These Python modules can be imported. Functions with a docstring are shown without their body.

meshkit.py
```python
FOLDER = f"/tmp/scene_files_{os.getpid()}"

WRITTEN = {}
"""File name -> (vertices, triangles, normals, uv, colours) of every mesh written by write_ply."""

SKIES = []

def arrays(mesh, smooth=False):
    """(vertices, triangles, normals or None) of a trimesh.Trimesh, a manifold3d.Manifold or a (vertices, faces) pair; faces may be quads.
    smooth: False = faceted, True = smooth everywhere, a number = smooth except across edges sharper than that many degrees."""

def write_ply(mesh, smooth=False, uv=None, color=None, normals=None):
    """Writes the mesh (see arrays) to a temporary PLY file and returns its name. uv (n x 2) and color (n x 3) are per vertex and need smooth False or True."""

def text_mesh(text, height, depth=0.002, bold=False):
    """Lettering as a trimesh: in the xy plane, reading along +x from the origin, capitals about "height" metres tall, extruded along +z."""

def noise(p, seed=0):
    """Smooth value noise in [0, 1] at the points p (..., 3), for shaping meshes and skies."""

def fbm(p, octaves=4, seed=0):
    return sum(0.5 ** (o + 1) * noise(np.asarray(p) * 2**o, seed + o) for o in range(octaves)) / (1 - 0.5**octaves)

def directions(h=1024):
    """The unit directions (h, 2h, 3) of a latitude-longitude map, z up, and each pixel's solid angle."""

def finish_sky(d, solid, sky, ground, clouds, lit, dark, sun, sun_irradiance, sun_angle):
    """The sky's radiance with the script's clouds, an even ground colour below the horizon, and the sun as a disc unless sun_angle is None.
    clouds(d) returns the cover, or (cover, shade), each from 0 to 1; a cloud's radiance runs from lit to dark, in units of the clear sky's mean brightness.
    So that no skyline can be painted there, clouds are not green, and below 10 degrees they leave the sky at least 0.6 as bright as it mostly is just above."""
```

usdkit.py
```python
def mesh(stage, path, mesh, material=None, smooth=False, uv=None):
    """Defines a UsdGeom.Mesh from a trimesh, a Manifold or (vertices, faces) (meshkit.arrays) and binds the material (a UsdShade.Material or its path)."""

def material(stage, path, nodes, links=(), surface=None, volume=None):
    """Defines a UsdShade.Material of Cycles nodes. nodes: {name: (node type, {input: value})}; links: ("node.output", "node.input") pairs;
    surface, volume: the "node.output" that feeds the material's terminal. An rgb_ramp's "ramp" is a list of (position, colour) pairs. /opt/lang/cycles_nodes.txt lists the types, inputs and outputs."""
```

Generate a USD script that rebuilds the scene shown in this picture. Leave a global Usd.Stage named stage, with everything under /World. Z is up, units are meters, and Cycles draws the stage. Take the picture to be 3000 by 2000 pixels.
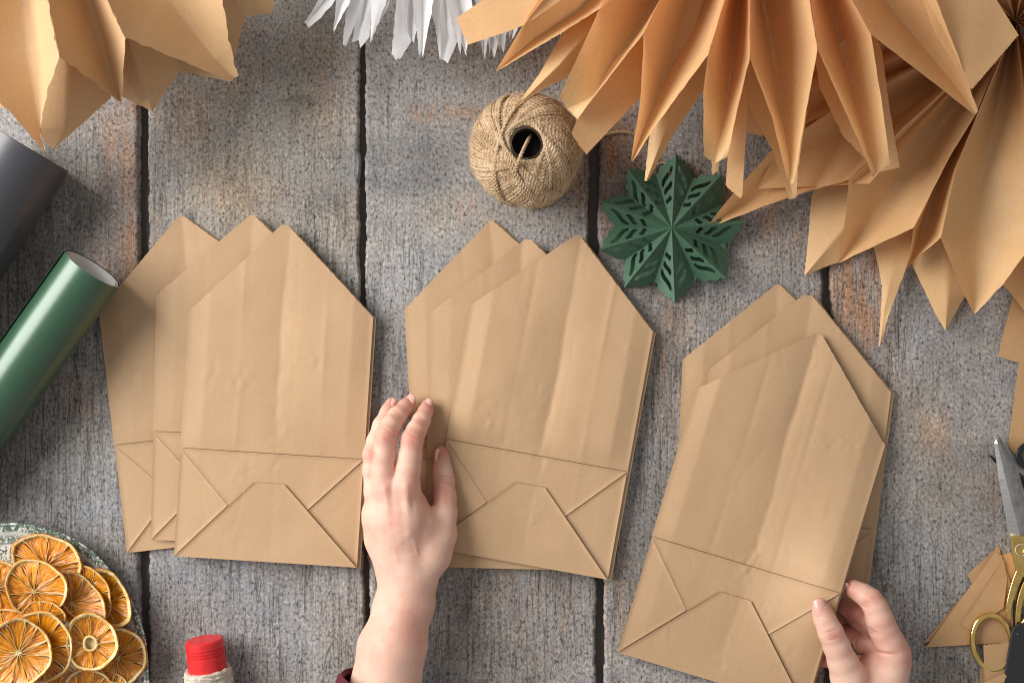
import math, random
import numpy as np, trimesh, usdkit, meshkit
from scipy.spatial import Delaunay
from shapely.geometry import Polygon, LineString, Point
from shapely.ops import unary_union
from pxr import Usd, UsdGeom, UsdLux, UsdShade, Gf, Sdf, Vt

random.seed(7)
rng = np.random.default_rng(7)
stage = Usd.Stage.CreateInMemory()
UsdGeom.SetStageUpAxis(stage, 'Z')
UsdGeom.SetStageMetersPerUnit(stage, 1.0)
UsdGeom.Xform.Define(stage, '/World')
stage.SetDefaultPrim(stage.GetPrimAtPath('/World'))

# ------------------------------------------------------------------ camera and light
H = 1.10            # camera height over the table
PX = 0.0003         # metres per photograph pixel on the table top
cam = UsdGeom.Camera.Define(stage, '/World/camera')
cam.AddTranslateOp().Set(Gf.Vec3d(0, 0, H))
cam.CreateHorizontalApertureAttr(36.0)
cam.CreateVerticalApertureAttr(36.0 * 682 / 1024)
cam.CreateFocalLengthAttr(36.0 * H / (3000 * PX))
cam.CreateClippingRangeAttr(Gf.Vec2f(0.05, 20))
cam.CreateFocusDistanceAttr(1.07)
cam.CreateFStopAttr(7.0)
cam.CreateExposureAttr(0.0)


def lamp(name, pos, target, w, h, intensity, color):
    l = UsdLux.RectLight.Define(stage, '/World/' + name)
    z = np.array(pos, float) - np.array(target, float)
    z /= np.linalg.norm(z)
    x = np.cross([0, 0, 1.0], z); x /= np.linalg.norm(x)
    y = np.cross(z, x)
    m = Gf.Matrix4d(*x, 0, *y, 0, *z, 0, *map(float, pos), 1)
    l.AddTransformOp().Set(m)
    l.CreateWidthAttr(w); l.CreateHeightAttr(h)
    l.CreateIntensityAttr(intensity); l.CreateColorAttr(Gf.Vec3f(*color))
    l.CreateNormalizeAttr(False)


lamp('window_light', (-1.64, 0.58, 1.18), (0, 0, 0), 1.5, 1.4, 11.6, (1.0, 0.97, 0.94))
dome = UsdLux.DomeLight.Define(stage, '/World/room_light')  # even dome for unseen room light, lifts the shadows all round
dome.CreateIntensityAttr(1.0)
room = usdkit.material(stage, '/World/Looks/room_glow', {'b': ('background_shader', {'color': (1.0, 0.97, 0.95), 'strength': 0.385})}, [], surface='b.background')
UsdShade.MaterialBindingAPI.Apply(dome.GetPrim()).Bind(room)

# ------------------------------------------------------------------ helpers
used = {}


def numbered(parent, name):
    k = (parent, name)
    n = used.get(k, 0); used[k] = n + 1
    return name if n == 0 else f'{name}_{n:03d}'


def P(px, py, z=0.0):
    """A photograph pixel and a height in millimetres, as a point of the scene."""
    k = PX * (H - z / 1000) / H
    return np.array([(px - 1500) * k, (1000 - py) * k, z / 1000])


def PA(a):
    a = np.asarray(a, float)
    k = PX * (H - a[..., 2] / 1000) / H
    return np.stack([(a[..., 0] - 1500) * k, (1000 - a[..., 1]) * k, a[..., 2] / 1000], -1)


def setd(prim, label=None, cat=None, group=None, kind=None):
    for k, v in (('label', label), ('category', cat), ('group', group), ('kind', kind)):
        if v:
            prim.SetCustomDataByKey(k, v)


def thing(name, label, cat, group=None, base=(0, 0, 0), kind=None):
    path = '/World/' + numbered('/World', name)
    x = UsdGeom.Xform.Define(stage, path)
    x.AddTranslateOp().Set(Gf.Vec3d(*map(float, base)))
    setd(x.GetPrim(), label, cat, group, kind)
    x.base = np.array(base, float)
    return Node(path, np.array(base, float))


class Node:
    def __init__(self, path, base):
        self.path, self.base = path, base


def part(parent, name, mesh, mat, smooth=False, label=None, kind=None, attrs=None):
    """One Mesh prim under its thing or part; mesh coordinates are scene coordinates."""
    v, f, n = meshkit.arrays(mesh, False if attrs is not None and smooth is not True else smooth)
    v = v - parent.base
    path = parent.path + '/' + numbered(parent.path, name)
    m = usdkit.mesh(stage, path, (v, f), mat, smooth=False)
    if n is not None:
        m.CreateNormalsAttr(Vt.Vec3fArray.FromNumpy(n.astype(np.float32)))
        m.SetNormalsInterpolation('vertex')
    for k, a in (attrs or {}).items():
        UsdGeom.PrimvarsAPI(m).CreatePrimvar(k, Sdf.ValueTypeNames.FloatArray, 'vertex').Set(Vt.FloatArray.FromNumpy(np.asarray(a, np.float32)))
    setd(m.GetPrim(), label, None, None, kind)
    return Node(path, parent.base)


def cat_m(ms):
    return trimesh.util.concatenate([m if isinstance(m, trimesh.Trimesh) else trimesh.Trimesh(*m, process=False) for m in ms])


def fix(v, f):
    return trimesh.Trimesh(v, f, process=False)


def resample(poly, n):
    p = np.asarray(poly, float)
    d = np.r_[0, np.cumsum(np.linalg.norm(np.diff(p[:, :2], axis=0), axis=1))]
    t = np.linspace(0, d[-1], n)
    # keep corners: snap the nearest sample to each corner
    for c in d[1:-1]:
        t[np.argmin(abs(t - c))] = c
    t = np.sort(t)
    return np.stack([np.interp(t, d, p[:, k]) for k in range(p.shape[1])], 1)


def spline(pts, n):
    from scipy.interpolate import CubicSpline
    p = np.asarray(pts, float)
    d = np.r_[0, np.cumsum(np.linalg.norm(np.diff(p, axis=0), axis=1))]
    return CubicSpline(d, p)(np.linspace(0, d[-1], n))


def tube(pts, r, sides=8, cap=True):
    p = np.asarray(pts, float); n = len(p)
    t = np.gradient(p, axis=0); t /= np.linalg.norm(t, axis=1, keepdims=True) + 1e-12
    a = np.cross(t[0], [0, 0, 1.0] if abs(t[0, 2]) < 0.9 else [1.0, 0, 0])
    A = np.zeros_like(p)
    for i in range(n):
        a = a - t[i] * (a @ t[i]); a /= np.linalg.norm(a) + 1e-12
        A[i] = a
    B = np.cross(t, A)
    ang = np.arange(sides) * 2 * np.pi / sides
    r = np.broadcast_to(r, (n,))
    v = p[:, None] + r[:, None, None] * (np.cos(ang)[None, :, None] * A[:, None] + np.sin(ang)[None, :, None] * B[:, None])
    i, j = np.meshgrid(np.arange(n - 1), np.arange(sides), indexing='ij')
    q = np.stack([i * sides + j, i * sides + (j + 1) % sides, (i + 1) * sides + (j + 1) % sides, (i + 1) * sides + j], -1).reshape(-1, 4)
    f = np.vstack([q[:, [0, 1, 2]], q[:, [0, 2, 3]]])
    v = v.reshape(-1, 3)
    if cap:
        v = np.vstack([v, p[0], p[-1]])
        k = np.arange(sides)
        f = np.vstack([f, np.stack([np.full(sides, n * sides), (k + 1) % sides, k], 1),
                       np.stack([np.full(sides, n * sides + 1), (n - 1) * sides + k, (n - 1) * sides + (k + 1) % sides], 1)])
    return fix(v, f)


def sheet(poly, zfun, step=9.0, thick=0.3, jag=0.0, seed=0, jagedges=None, saw=0.0):
    """A sheet of paper: an outline in photograph pixels (any simple polygon), a height function in mm, a thickness in mm."""
    r = np.random.default_rng(seed)
    pts = []
    poly = np.asarray(poly, float)
    ctr = poly.mean(0)
    for i in range(len(poly)):
        a, b = poly[i], poly[(i + 1) % len(poly)]
        L = np.linalg.norm(b - a)
        toothed = saw and jagedges and i in jagedges
        n = max(1, int(round(L / (4.0 if toothed else step))))
        t = np.arange(n) / n
        q = a + (b - a) * t[:, None]
        nv = np.array([b[1] - a[1], a[0] - b[0]]) / max(L, 1e-9)
        if jagedges is not None and i in jagedges and n > 1:
            k = np.arange(n)
            off = (np.where(k % 2 == 0, -saw / 2, saw / 2) if toothed else 0) + r.normal(0, max(jag, 1e-6), n)
            off[0] = 0
            q = q + nv * off[:, None]
        pts.append(q)
    b = np.vstack(pts)
    g = Polygon(b)
    if not g.is_valid:
        g = g.buffer(0)
    x0, y0, x1, y1 = g.bounds
    gx, gy = np.meshgrid(np.arange(x0 + step / 2, x1, step), np.arange(y0 + step / 2, y1, step))
    gx[1::2] += step / 2
    gp = np.stack([gx.ravel(), gy.ravel()], 1)
    import shapely
    inner = g.buffer(-step * 0.45)
    gp = gp[shapely.contains_xy(inner, gp[:, 0], gp[:, 1])] if not inner.is_empty else gp[:0]
    p = np.vstack([b, gp])
    tri = Delaunay(p).simplices
    c = p[tri].mean(1)
    tri = tri[shapely.contains_xy(g, c[:, 0], c[:, 1])]
    cr = np.cross(p[tri[:, 1]] - p[tri[:, 0]], p[tri[:, 2]] - p[tri[:, 0]])
    tri = tri[abs(cr) > 1e-6]
    cr = cr[abs(cr) > 1e-6]
    tri[cr > 0] = tri[cr > 0][:, ::-1]          # y runs down in pixels
    z = zfun(p)
    top = PA(np.c_[p, z])
    if not thick:
        return fix(top, tri)
    bot = PA(np.c_[p, z - thick])
    n, m = len(p), len(b)
    k = np.arange(m)
    k2 = (k + 1) % m
    orient = Polygon(b).exterior.is_ccw        # in pixel axes
    side = np.vstack([np.stack([k, n + k, n + k2], 1), np.stack([k, n + k2, k2], 1)])
    if not orient:
        side = side[:, ::-1]
    # verify direction: outward normal should point from the centroid outwards
    return fix(np.vstack([top, bot]), np.vstack([tri, tri[:, ::-1] + n, side]))


def surface_nets(d, origin, h):
    """Naive surface nets: vertices and quads of the zero level of the grid d."""
    s = d < 0
    nx, ny, nz = d.shape
    corner = [(i, j, k) for i in (0, 1) for j in (0, 1) for k in (0, 1)]
    cnt = np.zeros((nx - 1, ny - 1, nz - 1), np.int8)
    for i, j, k in corner:
        cnt += s[i:nx - 1 + i, j:ny - 1 + j, k:nz - 1 + k]
    active = (cnt > 0) & (cnt < 8)
    idx = -np.ones(active.shape, np.int64)
    cells = np.argwhere(active)
    idx[active] = np.arange(len(cells))
    acc = np.zeros((len(cells), 3)); num = np.zeros(len(cells))
    for a in corner:
        for ax in range(3):
            if a[ax]:
                continue
            b = list(a); b[ax] = 1
            va = d[cells[:, 0] + a[0], cells[:, 1] + a[1], cells[:, 2] + a[2]]
            vb = d[cells[:, 0] + b[0], cells[:, 1] + b[1], cells[:, 2] + b[2]]
            m = (va < 0) != (vb < 0)
            t = np.where(m, va / np.where(m, va - vb, 1), 0)
            pos = np.tile(np.array(a, float), (len(cells), 1)); pos[:, ax] = t
            acc[m] += pos[m]; num[m] += 1
    v = origin + h * (cells + acc / num[:, None])
    quads = []
    for ax in range(3):
        o1, o2 = [(1, 2), (2, 0), (0, 1)][ax]
        lo = [slice(1, -1)] * 3; lo[ax] = slice(0, -1)
        hi = [slice(1, -1)] * 3; hi[ax] = slice(1, None)
        A, B = s[tuple(lo)], s[tuple(hi)]
        e = np.argwhere(A != B)
        off = np.array([1, 1, 1]); off[ax] = 0
        e = e + off
        inside_first = s[e[:, 0], e[:, 1], e[:, 2]]
        u = np.zeros(3, int); u[o1] = 1
        w = np.zeros(3, int); w[o2] = 1
        c0 = idx[tuple((e - u - w).T)]; c1 = idx[tuple((e - w).T)]; c2 = idx[tuple(e.T)]; c3 = idx[tuple((e - u).T)]
        q = np.stack([c0, c1, c2, c3], 1)
        q[~inside_first] = q[~inside_first][:, ::-1]
        quads.append(q)
    q = np.vstack(quads)
    return v, np.vstack([q[:, [0, 1, 2]], q[:, [0, 2, 3]]])


# ------------------------------------------------------------------ materials
def mat(name, nodes, links, surface='p.BSDF'):
    return usdkit.material(stage, '/World/Looks/' + name, nodes, links, surface=surface)


def plain(name, color, rough=0.5, metal=0.0, **kw):
    return mat(name, {'p': ('principled_bsdf', dict(base_color=color, roughness=rough, metallic=metal, **kw))}, [])


def kraft(name, ca, cb, trans=0.0, tcol=(0.8, 0.42, 0.14), rough=0.7, stripe=0.12, ribs=False):
    nodes = {
        'g': ('geometry', {}),
        'n1': ('noise_texture', {'scale': 14.0, 'detail': 3.0, 'roughness': 0.55}),
        'n2': ('noise_texture', {'scale': 420.0, 'detail': 4.0, 'roughness': 0.7}),
        'm3': ('mapping', {'scale': (900.0, 60.0, 200.0)}),
        'n3': ('noise_texture', {'scale': 1.0, 'detail': 2.0}),
        'a': ('math', {'math_type': 'multiply_add', 'value2': 0.3, 'value3': 0.16}),
        'b': ('math', {'math_type': 'multiply_add', 'value2': 0.42}),
        'c': ('math', {'math_type': 'multiply_add', 'value2': stripe}),
        'r': ('rgb_ramp', {'ramp': [(0.30, ca), (0.85, cb)]}),
        'bump': ('bump', {'strength': 0.34, 'distance': 0.0006}),
        'p': ('principled_bsdf', {'roughness': rough, 'specular_ior_level': 0.3}),
    }
    links = [('g.position', 'n1.vector'), ('g.position', 'n2.vector'), ('g.position', 'm3.vector'), ('m3.vector', 'n3.vector'),
             ('n1.fac', 'a.value1'), ('n2.fac', 'b.value1'), ('a.value', 'b.value3'), ('n3.fac', 'c.value1'), ('b.value', 'c.value3'),
             ('c.value', 'r.fac'), ('r.color', 'p.base_color'), ('c.value', 'bump.height'), ('bump.normal', 'p.normal')]
    if ribs:                                   # fine ribs running along the folded strip
        nodes.update({'su': ('attribute', {'attribute': 'across'}), 'sv': ('attribute', {'attribute': 'along'}), 'cx': ('combine_xyz', {}), 'm3': ('mapping', {'scale': (0.85, 0.035, 1.0)})})
        links = [l for l in links if l[1] != 'm3.vector'] + [('su.fac', 'cx.x'), ('sv.fac', 'cx.y'), ('cx.vector', 'm3.vector')]
    if not trans:
        return mat(name, nodes, links)
    nodes['t'] = ('translucent_bsdf', {'color': tcol})
    nodes['tm'] = ('mix', {'mix_type': 'multiply', 'fac': 0.8, 'color2': tcol})
    nodes['tr'] = ('rgb_ramp', {'ramp': [(0.35, (0.45, 0.45, 0.45)), (0.85, (1.0, 1.0, 1.0))]})
    nodes['mx'] = ('mix_closure', {'fac': trans})
    links += [('c.value', 'tr.fac'), ('tr.color', 'tm.color1'), ('tm.color', 't.color'), ('bump.normal', 't.normal'), ('p.BSDF', 'mx.closure1'), ('t.BSDF', 'mx.closure2')]
    return mat(name, nodes, links, 'mx.closure')
# ------------------------------------------------------------------ the table: weathered grey planks
def blobs(xy, items):
    """Soft masks for stains and dark or pale patches: (px, py, rx, ry, strength) each, in photograph pixels."""
    out = np.zeros(len(xy))
    for cx, cy, rx, ry, s in items:
        out = np.maximum(out, s * np.exp(-(((xy[:, 0] - cx) / rx) ** 2 + ((xy[:, 1] - cy) / ry) ** 2)))
    return out


RUST = [(390, 760, 45, 170, 1.0), (350, 480, 55, 150, 0.75), (395, 300, 50, 60, 0.8), (310, 340, 60, 80, 0.6), (300, 800, 60, 90, 0.5), (235, 1170, 90, 70, .35),
        (2475, 850, 45, 150, 1.0), (2530, 930, 60, 220, .85), (2555, 780, 40, 120, .6), (2560, 1180, 80, 200, .5), (1780, 470, 90, 150, .9), (1760, 560, 60, 120, .5), (1690, 480, 40, 120, .45), (2300, 680, 60, 60, .4),
        (1330, 330, 130, 25, .6), (1250, 340, 40, 20, .6), (600, 200, 160, 40, .35), (1500, 130, 260, 90, .4), (1960, 1000, 60, 250, .4), (2250, 620, 40, 100, .5), (2750, 1270, 60, 70, .45),
        (2900, 1430, 60, 100, .3), (560, 1580, 200, 40, .15), (700, 560, 120, 60, .3), (540, 360, 80, 120, .3), (660, 100, 80, 200, .35), (1470, 1560, 80, 300, .35), (1790, 1700, 60, 250, .35),
        (2500, 500, 200, 80, .3), (1360, 600, 30, 50, .45), (960, 240, 60, 140, .35), (1600, 1800, 120, 150, .3)]
BLUE = [(1180, 520, 140, 50, 1.0), (1100, 480, 60, 60, .7), (1250, 420, 160, 60, .6), (1010, 490, 40, 60, .8), (950, 580, 60, 40, .5), (1200, 260, 200, 120, .35), (870, 470, 100, 90, .5), (640, 380, 80, 60, .6),
        (620, 1690, 220, 100, .9), (760, 1750, 160, 120, .8), (300, 1500, 160, 120, .7), (900, 1900, 120, 100, .5), (150, 1380, 130, 100, .45), (2690, 1650, 90, 110, .55), (1250, 800, 120, 200, .35), (2050, 320, 100, 160, .5),
        (2700, 1000, 120, 160, .35), (2850, 1500, 60, 120, .3), (1640, 1800, 120, 180, .3), (500, 520, 60, 60, .5), (1130, 900, 50, 250, .35), (2700, 700, 100, 120, .3), (1150, 1950, 60, 80, .4)]
DARK = [(880, 300, 70, 30, .8), (560, 470, 140, 90, .55), (420, 180, 130, 120, .5), (960, 90, 130, 130, .5), (1130, 450, 160, 40, .45), (1180, 540, 120, 40, .55), (120, 760, 120, 260, .35), (60, 1330, 120, 260, .7), (130, 1440, 120, 80, .6),
        (2830, 1340, 110, 60, .5), (2880, 1480, 60, 100, .35), (1440, 170, 160, 90, .45), (2180, 560, 100, 80, .4), (2200, 640, 70, 90, .45), (2330, 760, 60, 60, .3), (1020, 1450, 40, 200, .35), (660, 1780, 70, 150, .25), (1420, 1900, 200, 60, .2),
        (1560, 1700, 260, 60, .3), (450, 720, 40, 100, .3), (900, 600, 120, 60, .25), (2620, 1500, 60, 220, .3), (1800, 480, 120, 100, .5), (1900, 1500, 100, 200, .25), (230, 300, 160, 120, .5), (300, 620, 120, 120, .4)]
TAN = [(700, 560, 220, 200, .8), (900, 400, 150, 250, .6), (900, 150, 120, 140, .6), (600, 330, 160, 160, .5), (1500, 620, 180, 60, .4), (2700, 1230, 60, 120, .7), (1010, 640, 60, 130, .6), (540, 700, 110, 110, .5), (1280, 640, 60, 60, .6), (2760, 1400, 120, 200, .35), (980, 1880, 60, 120, .4)]
LIGHT = [(1300, 640, 220, 110, .8), (1160, 720, 120, 200, .8), (620, 560, 150, 90, .6), (1000, 740, 80, 200, .5), (1640, 640, 90, 70, .5), (2300, 720, 120, 60, .5), (2080, 1000, 60, 100, .5), (2680, 1150, 120, 300, .35), (700, 1750, 300, 150, .3), (2520, 1000, 60, 200, .35), (1000, 1750, 40, 150, .5), (1200, 330, 200, 200, .3)]

GRAIN = [(850, 1850, 420, 330, .95), (1500, 1800, 420, 330, .95), (1080, 1500, 150, 500, .8), (2250, 1950, 400, 350, .7), (2500, 1000, 160, 400, .8), (2750, 1800, 250, 250, .7), (200, 1250, 220, 450, .7), (250, 500, 180, 300, .45), (2000, 850, 300, 250, .6), (1700, 1500, 160, 500, .7), (620, 160, 140, 160, .4), (950, 150, 100, 200, .4), (1950, 1450, 100, 300, .6)]
plank_mat = mat('weathered_wood', {
    'g': ('geometry', {}),
    'o': ('object_info', {}),
    'ra': ('attribute', {'attribute': 'rust'}), 'ba': ('attribute', {'attribute': 'blue'}), 'da': ('attribute', {'attribute': 'dark'}), 'ta': ('attribute', {'attribute': 'tan'}), 'la': ('attribute', {'attribute': 'light'}),
    'm1': ('mapping', {'scale': (400.0, 300.0, 300.0)}), 'n1': ('noise_texture', {'scale': 1.0, 'detail': 5.0, 'roughness': 0.72}),
    'm2': ('mapping', {'scale': (360.0, 13.0, 100.0)}), 'n2': ('noise_texture', {'scale': 1.0, 'detail': 4.0, 'roughness': 0.68, 'distortion': 0.5}),
    'm3': ('mapping', {'scale': (16.0, 9.0, 5.0)}), 'n3': ('noise_texture', {'scale': 1.0, 'detail': 5.0, 'roughness': 0.62}),
    'm4': ('mapping', {'scale': (120.0, 18.0, 60.0)}), 'n4': ('noise_texture', {'scale': 1.0, 'detail': 4.0, 'roughness': 0.6}),
    'm5': ('mapping', {'scale': (1100.0, 800.0, 600.0)}), 'n5': ('noise_texture', {'scale': 1.0, 'detail': 2.0, 'roughness': 0.6}),
    'n6': ('noise_texture', {'scale': 5.5, 'detail': 3.0}),
    'm8': ('mapping', {'scale': (90.0, 9.0, 40.0)}), 'n8': ('noise_texture', {'scale': 1.0, 'detail': 5.0, 'roughness': 0.65, 'distortion': 0.6}),
    # tone = speckle + grain + cloud
    'w': ('rgb_ramp', {'ramp': [(0.40, (0.05, 0.05, 0.05)), (0.62, (0.85, 0.85, 0.85))]}),           # where the fine grain shows
    'ga': ('attribute', {'attribute': 'grain'}), 'wg': ('math', {'math_type': 'add', 'use_clamp': True}),
    's1': ('rgb_ramp', {'ramp': [(0.36, (0.06, 0.055, 0.052)), (0.415, (0.215, 0.202, 0.193)), (0.47, (0.295, 0.282, 0.272)), (0.57, (0.345, 0.332, 0.322)), (0.66, (0.50, 0.485, 0.47))]}),
    's2': ('rgb_ramp', {'ramp': [(0.35, (0.40, 0.385, 0.37)), (0.43, (0.9, 0.89, 0.88)), (0.55, (1.03, 1.03, 1.03)), (0.68, (1.3, 1.3, 1.3))]}),
    's3': ('rgb_ramp', {'ramp': [(0.28, (0.60, 0.57, 0.545)), (0.46, (0.95, 0.935, 0.92)), (0.55, (1.0, 1.0, 1.01)), (0.72, (1.25, 1.25, 1.26))]}),
    's5': ('rgb_ramp', {'ramp': [(0.30, (0.45, 0.44, 0.43)), (0.45, (1, 1, 1)), (0.75, (1.12, 1.12, 1.12))]}),
    'c2': ('mix', {'mix_type': 'multiply'}), 'c3': ('mix', {'mix_type': 'multiply', 'fac': 1.0}), 'c5': ('mix', {'mix_type': 'multiply', 'fac': 0.85}),
    'wf': ('math', {'math_type': 'multiply', 'value2': 0.9}),
    # stains, dark patches and pale patches
    'dn': ('rgb_ramp', {'ramp': [(0.38, (0.25, 0.25, 0.25)), (0.6, (1, 1, 1))]}), 'df': ('math', {'math_type': 'multiply'}), 'dm': ('mix', {'mix_type': 'multiply', 'color2': (0.36, 0.345, 0.34)}),
    'tn': ('math', {'math_type': 'multiply', 'value2': 0.9}), 'tm': ('mix', {'mix_type': 'multiply', 'color2': (1.05, 0.94, 0.74)}),
    'bn': ('rgb_ramp', {'ramp': [(0.4, (0.1, 0.1, 0.1)), (0.58, (0.8, 0.8, 0.8))]}), 'bf': ('math', {'math_type': 'multiply'}), 'bm': ('mix', {'mix_type': 'multiply', 'color2': (0.56, 0.70, 0.90)}),
    'rn': ('rgb_ramp', {'ramp': [(0.40, (0, 0, 0)), (0.55, (1, 1, 1))]}), 'rf': ('math', {'math_type': 'multiply'}), 'rm': ('mix', {'mix_type': 'multiply', 'color2': (1.28, 0.80, 0.50)}),
    'rz': ('math', {'math_type': 'multiply', 'value2': 0.35}), 'rm0': ('mix', {'mix_type': 'multiply', 'color2': (1.06, 0.86, 0.70)}),
    'lf': ('math', {'math_type': 'multiply', 'value2': 0.7}), 'lm': ('mix', {'mix_type': 'multiply', 'color2': (1.32, 1.32, 1.32)}),
    # long splits in the grain
    'cr': ('rgb_ramp', {'ramp': [(0.488, (1, 1, 1)), (0.497, (0.2, 0.19, 0.18)), (0.503, (0.2, 0.19, 0.18)), (0.512, (1, 1, 1))]}),
    'cm': ('mix', {'mix_type': 'multiply'}), 'cf': ('math', {'math_type': 'multiply_add', 'value2': 0.8, 'value3': 0.12}),
    'n9': ('noise_texture', {'scale': 52.0, 'detail': 3.0, 'roughness': 0.6}), 's9': ('rgb_ramp', {'ramp': [(0.30, (0.78, 0.78, 0.80)), (0.42, (0.95, 0.95, 0.96)), (0.5, (1.0, 0.995, 0.985)), (0.58, (1.07, 1.05, 1.0)), (0.7, (1.16, 1.15, 1.12))]}), 'c9': ('mix', {'mix_type': 'multiply', 'fac': 1.0}),
    'hb': ('rgb_to_bw', {}),
    'bump': ('bump', {'strength': 0.22, 'distance': 0.0010}),
    'p': ('principled_bsdf', {'roughness': 0.62, 'specular_ior_level': 0.28}),
}, [('g.position', 'm%d.vector' % i) for i in (1, 2, 3, 4, 5, 8)] + [('m%d.vector' % i, 'n%d.vector' % i) for i in (1, 2, 3, 4, 5, 8)] + [
    ('g.position', 'n6.vector'), ('n6.fac', 'w.fac'), ('w.color', 'wg.value1'), ('ga.fac', 'wg.value2'), ('wg.value', 'wf.value1'), ('wf.value', 'c2.fac'),
    ('n1.fac', 's1.fac'), ('n2.fac', 's2.fac'), ('n3.fac', 's3.fac'), ('n5.fac', 's5.fac'),
    ('s1.color', 'c2.color1'), ('s2.color', 'c2.color2'), ('c2.color', 'c5.color1'), ('s5.color', 'c5.color2'), ('g.position', 'n9.vector'), ('n9.fac', 's9.fac'), ('c5.color', 'c9.color1'), ('s9.color', 'c9.color2'), ('c9.color', 'c3.color1'), ('s3.color', 'c3.color2'),
    ('n4.fac', 'rn.fac'), ('n9.fac', 'bn.fac'), ('n9.fac', 'dn.fac'),
    ('la.fac', 'lf.value1'), ('lf.value', 'lm.fac'), ('c3.color', 'lm.color1'),
    ('ta.fac', 'tn.value1'), ('tn.value', 'tm.fac'), ('lm.color', 'tm.color1'),
    ('ba.fac', 'bf.value1'), ('bn.color', 'bf.value2'), ('bf.value', 'bm.fac'), ('tm.color', 'bm.color1'),
    ('ra.fac', 'rz.value1'), ('rz.value', 'rm0.fac'), ('bm.color', 'rm0.color1'),
    ('ra.fac', 'rf.value1'), ('rn.color', 'rf.value2'), ('rf.value', 'rm.fac'), ('rm0.color', 'rm.color1'),
    ('da.fac', 'df.value1'), ('dn.color', 'df.value2'), ('df.value', 'dm.fac'), ('rm.color', 'dm.color1'),
    ('n8.fac', 'cr.fac'), ('wf.value', 'cf.value1'), ('cf.value', 'cm.fac'), ('dm.color', 'cm.color1'), ('cr.color', 'cm.color2'),
    ('cm.color', 'p.base_color'), ('cm.color', 'hb.color'), ('hb.val', 'bump.height'), ('bump.normal', 'p.normal')])

table = thing('tabletop', None, None, kind='structure')
part(table, 'underside', fix(*meshkit.arrays(trimesh.creation.box((1.5, 1.1, 0.01), trimesh.transformations.translation_matrix((0, 0, -0.014))))[:2]), plain('gap_black', (0.085, 0.076, 0.07), 0.8))
EDGES = [  # the right and left borders of each gap: (y, left edge, right edge)
    [(-600, 408, 438), (330, 407, 435), (800, 408, 436), (1650, 408, 437), (2600, 406, 438)],
    [(-600, 1056, 1074), (130, 1055, 1073), (800, 1051, 1071), (1200, 1052, 1068), (1500, 1062, 1074), (1750, 1068, 1086), (2600, 1060, 1088)],
    [(-600, 1728, 1756), (350, 1725, 1755), (700, 1723, 1753), (1400, 1742, 1762), (1800, 1745, 1770), (2600, 1745, 1772)],
    [(-600, 2408, 2438), (800, 2408, 2436), (1500, 2415, 2440), (2600, 2412, 2440)],
    [(-600, 3090, 3118), (2600, 3090, 3118)],
]
ys = np.arange(-450, 2451, 7.0)


def edge(i, side, seed):
    e = np.array(EDGES[i], float)
    b = np.interp(ys, e[:, 0], e[:, 1 + side])
    q = np.c_[ys / 9.0, np.full_like(ys, seed), np.zeros_like(ys)]
    q2 = np.c_[ys / 60.0, np.full_like(ys, seed + 5), np.zeros_like(ys)]
    return b + (meshkit.noise(q, seed) - 0.5) * 5.0 + (meshkit.noise(q2, seed + 3) - 0.5) * 6.0


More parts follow.
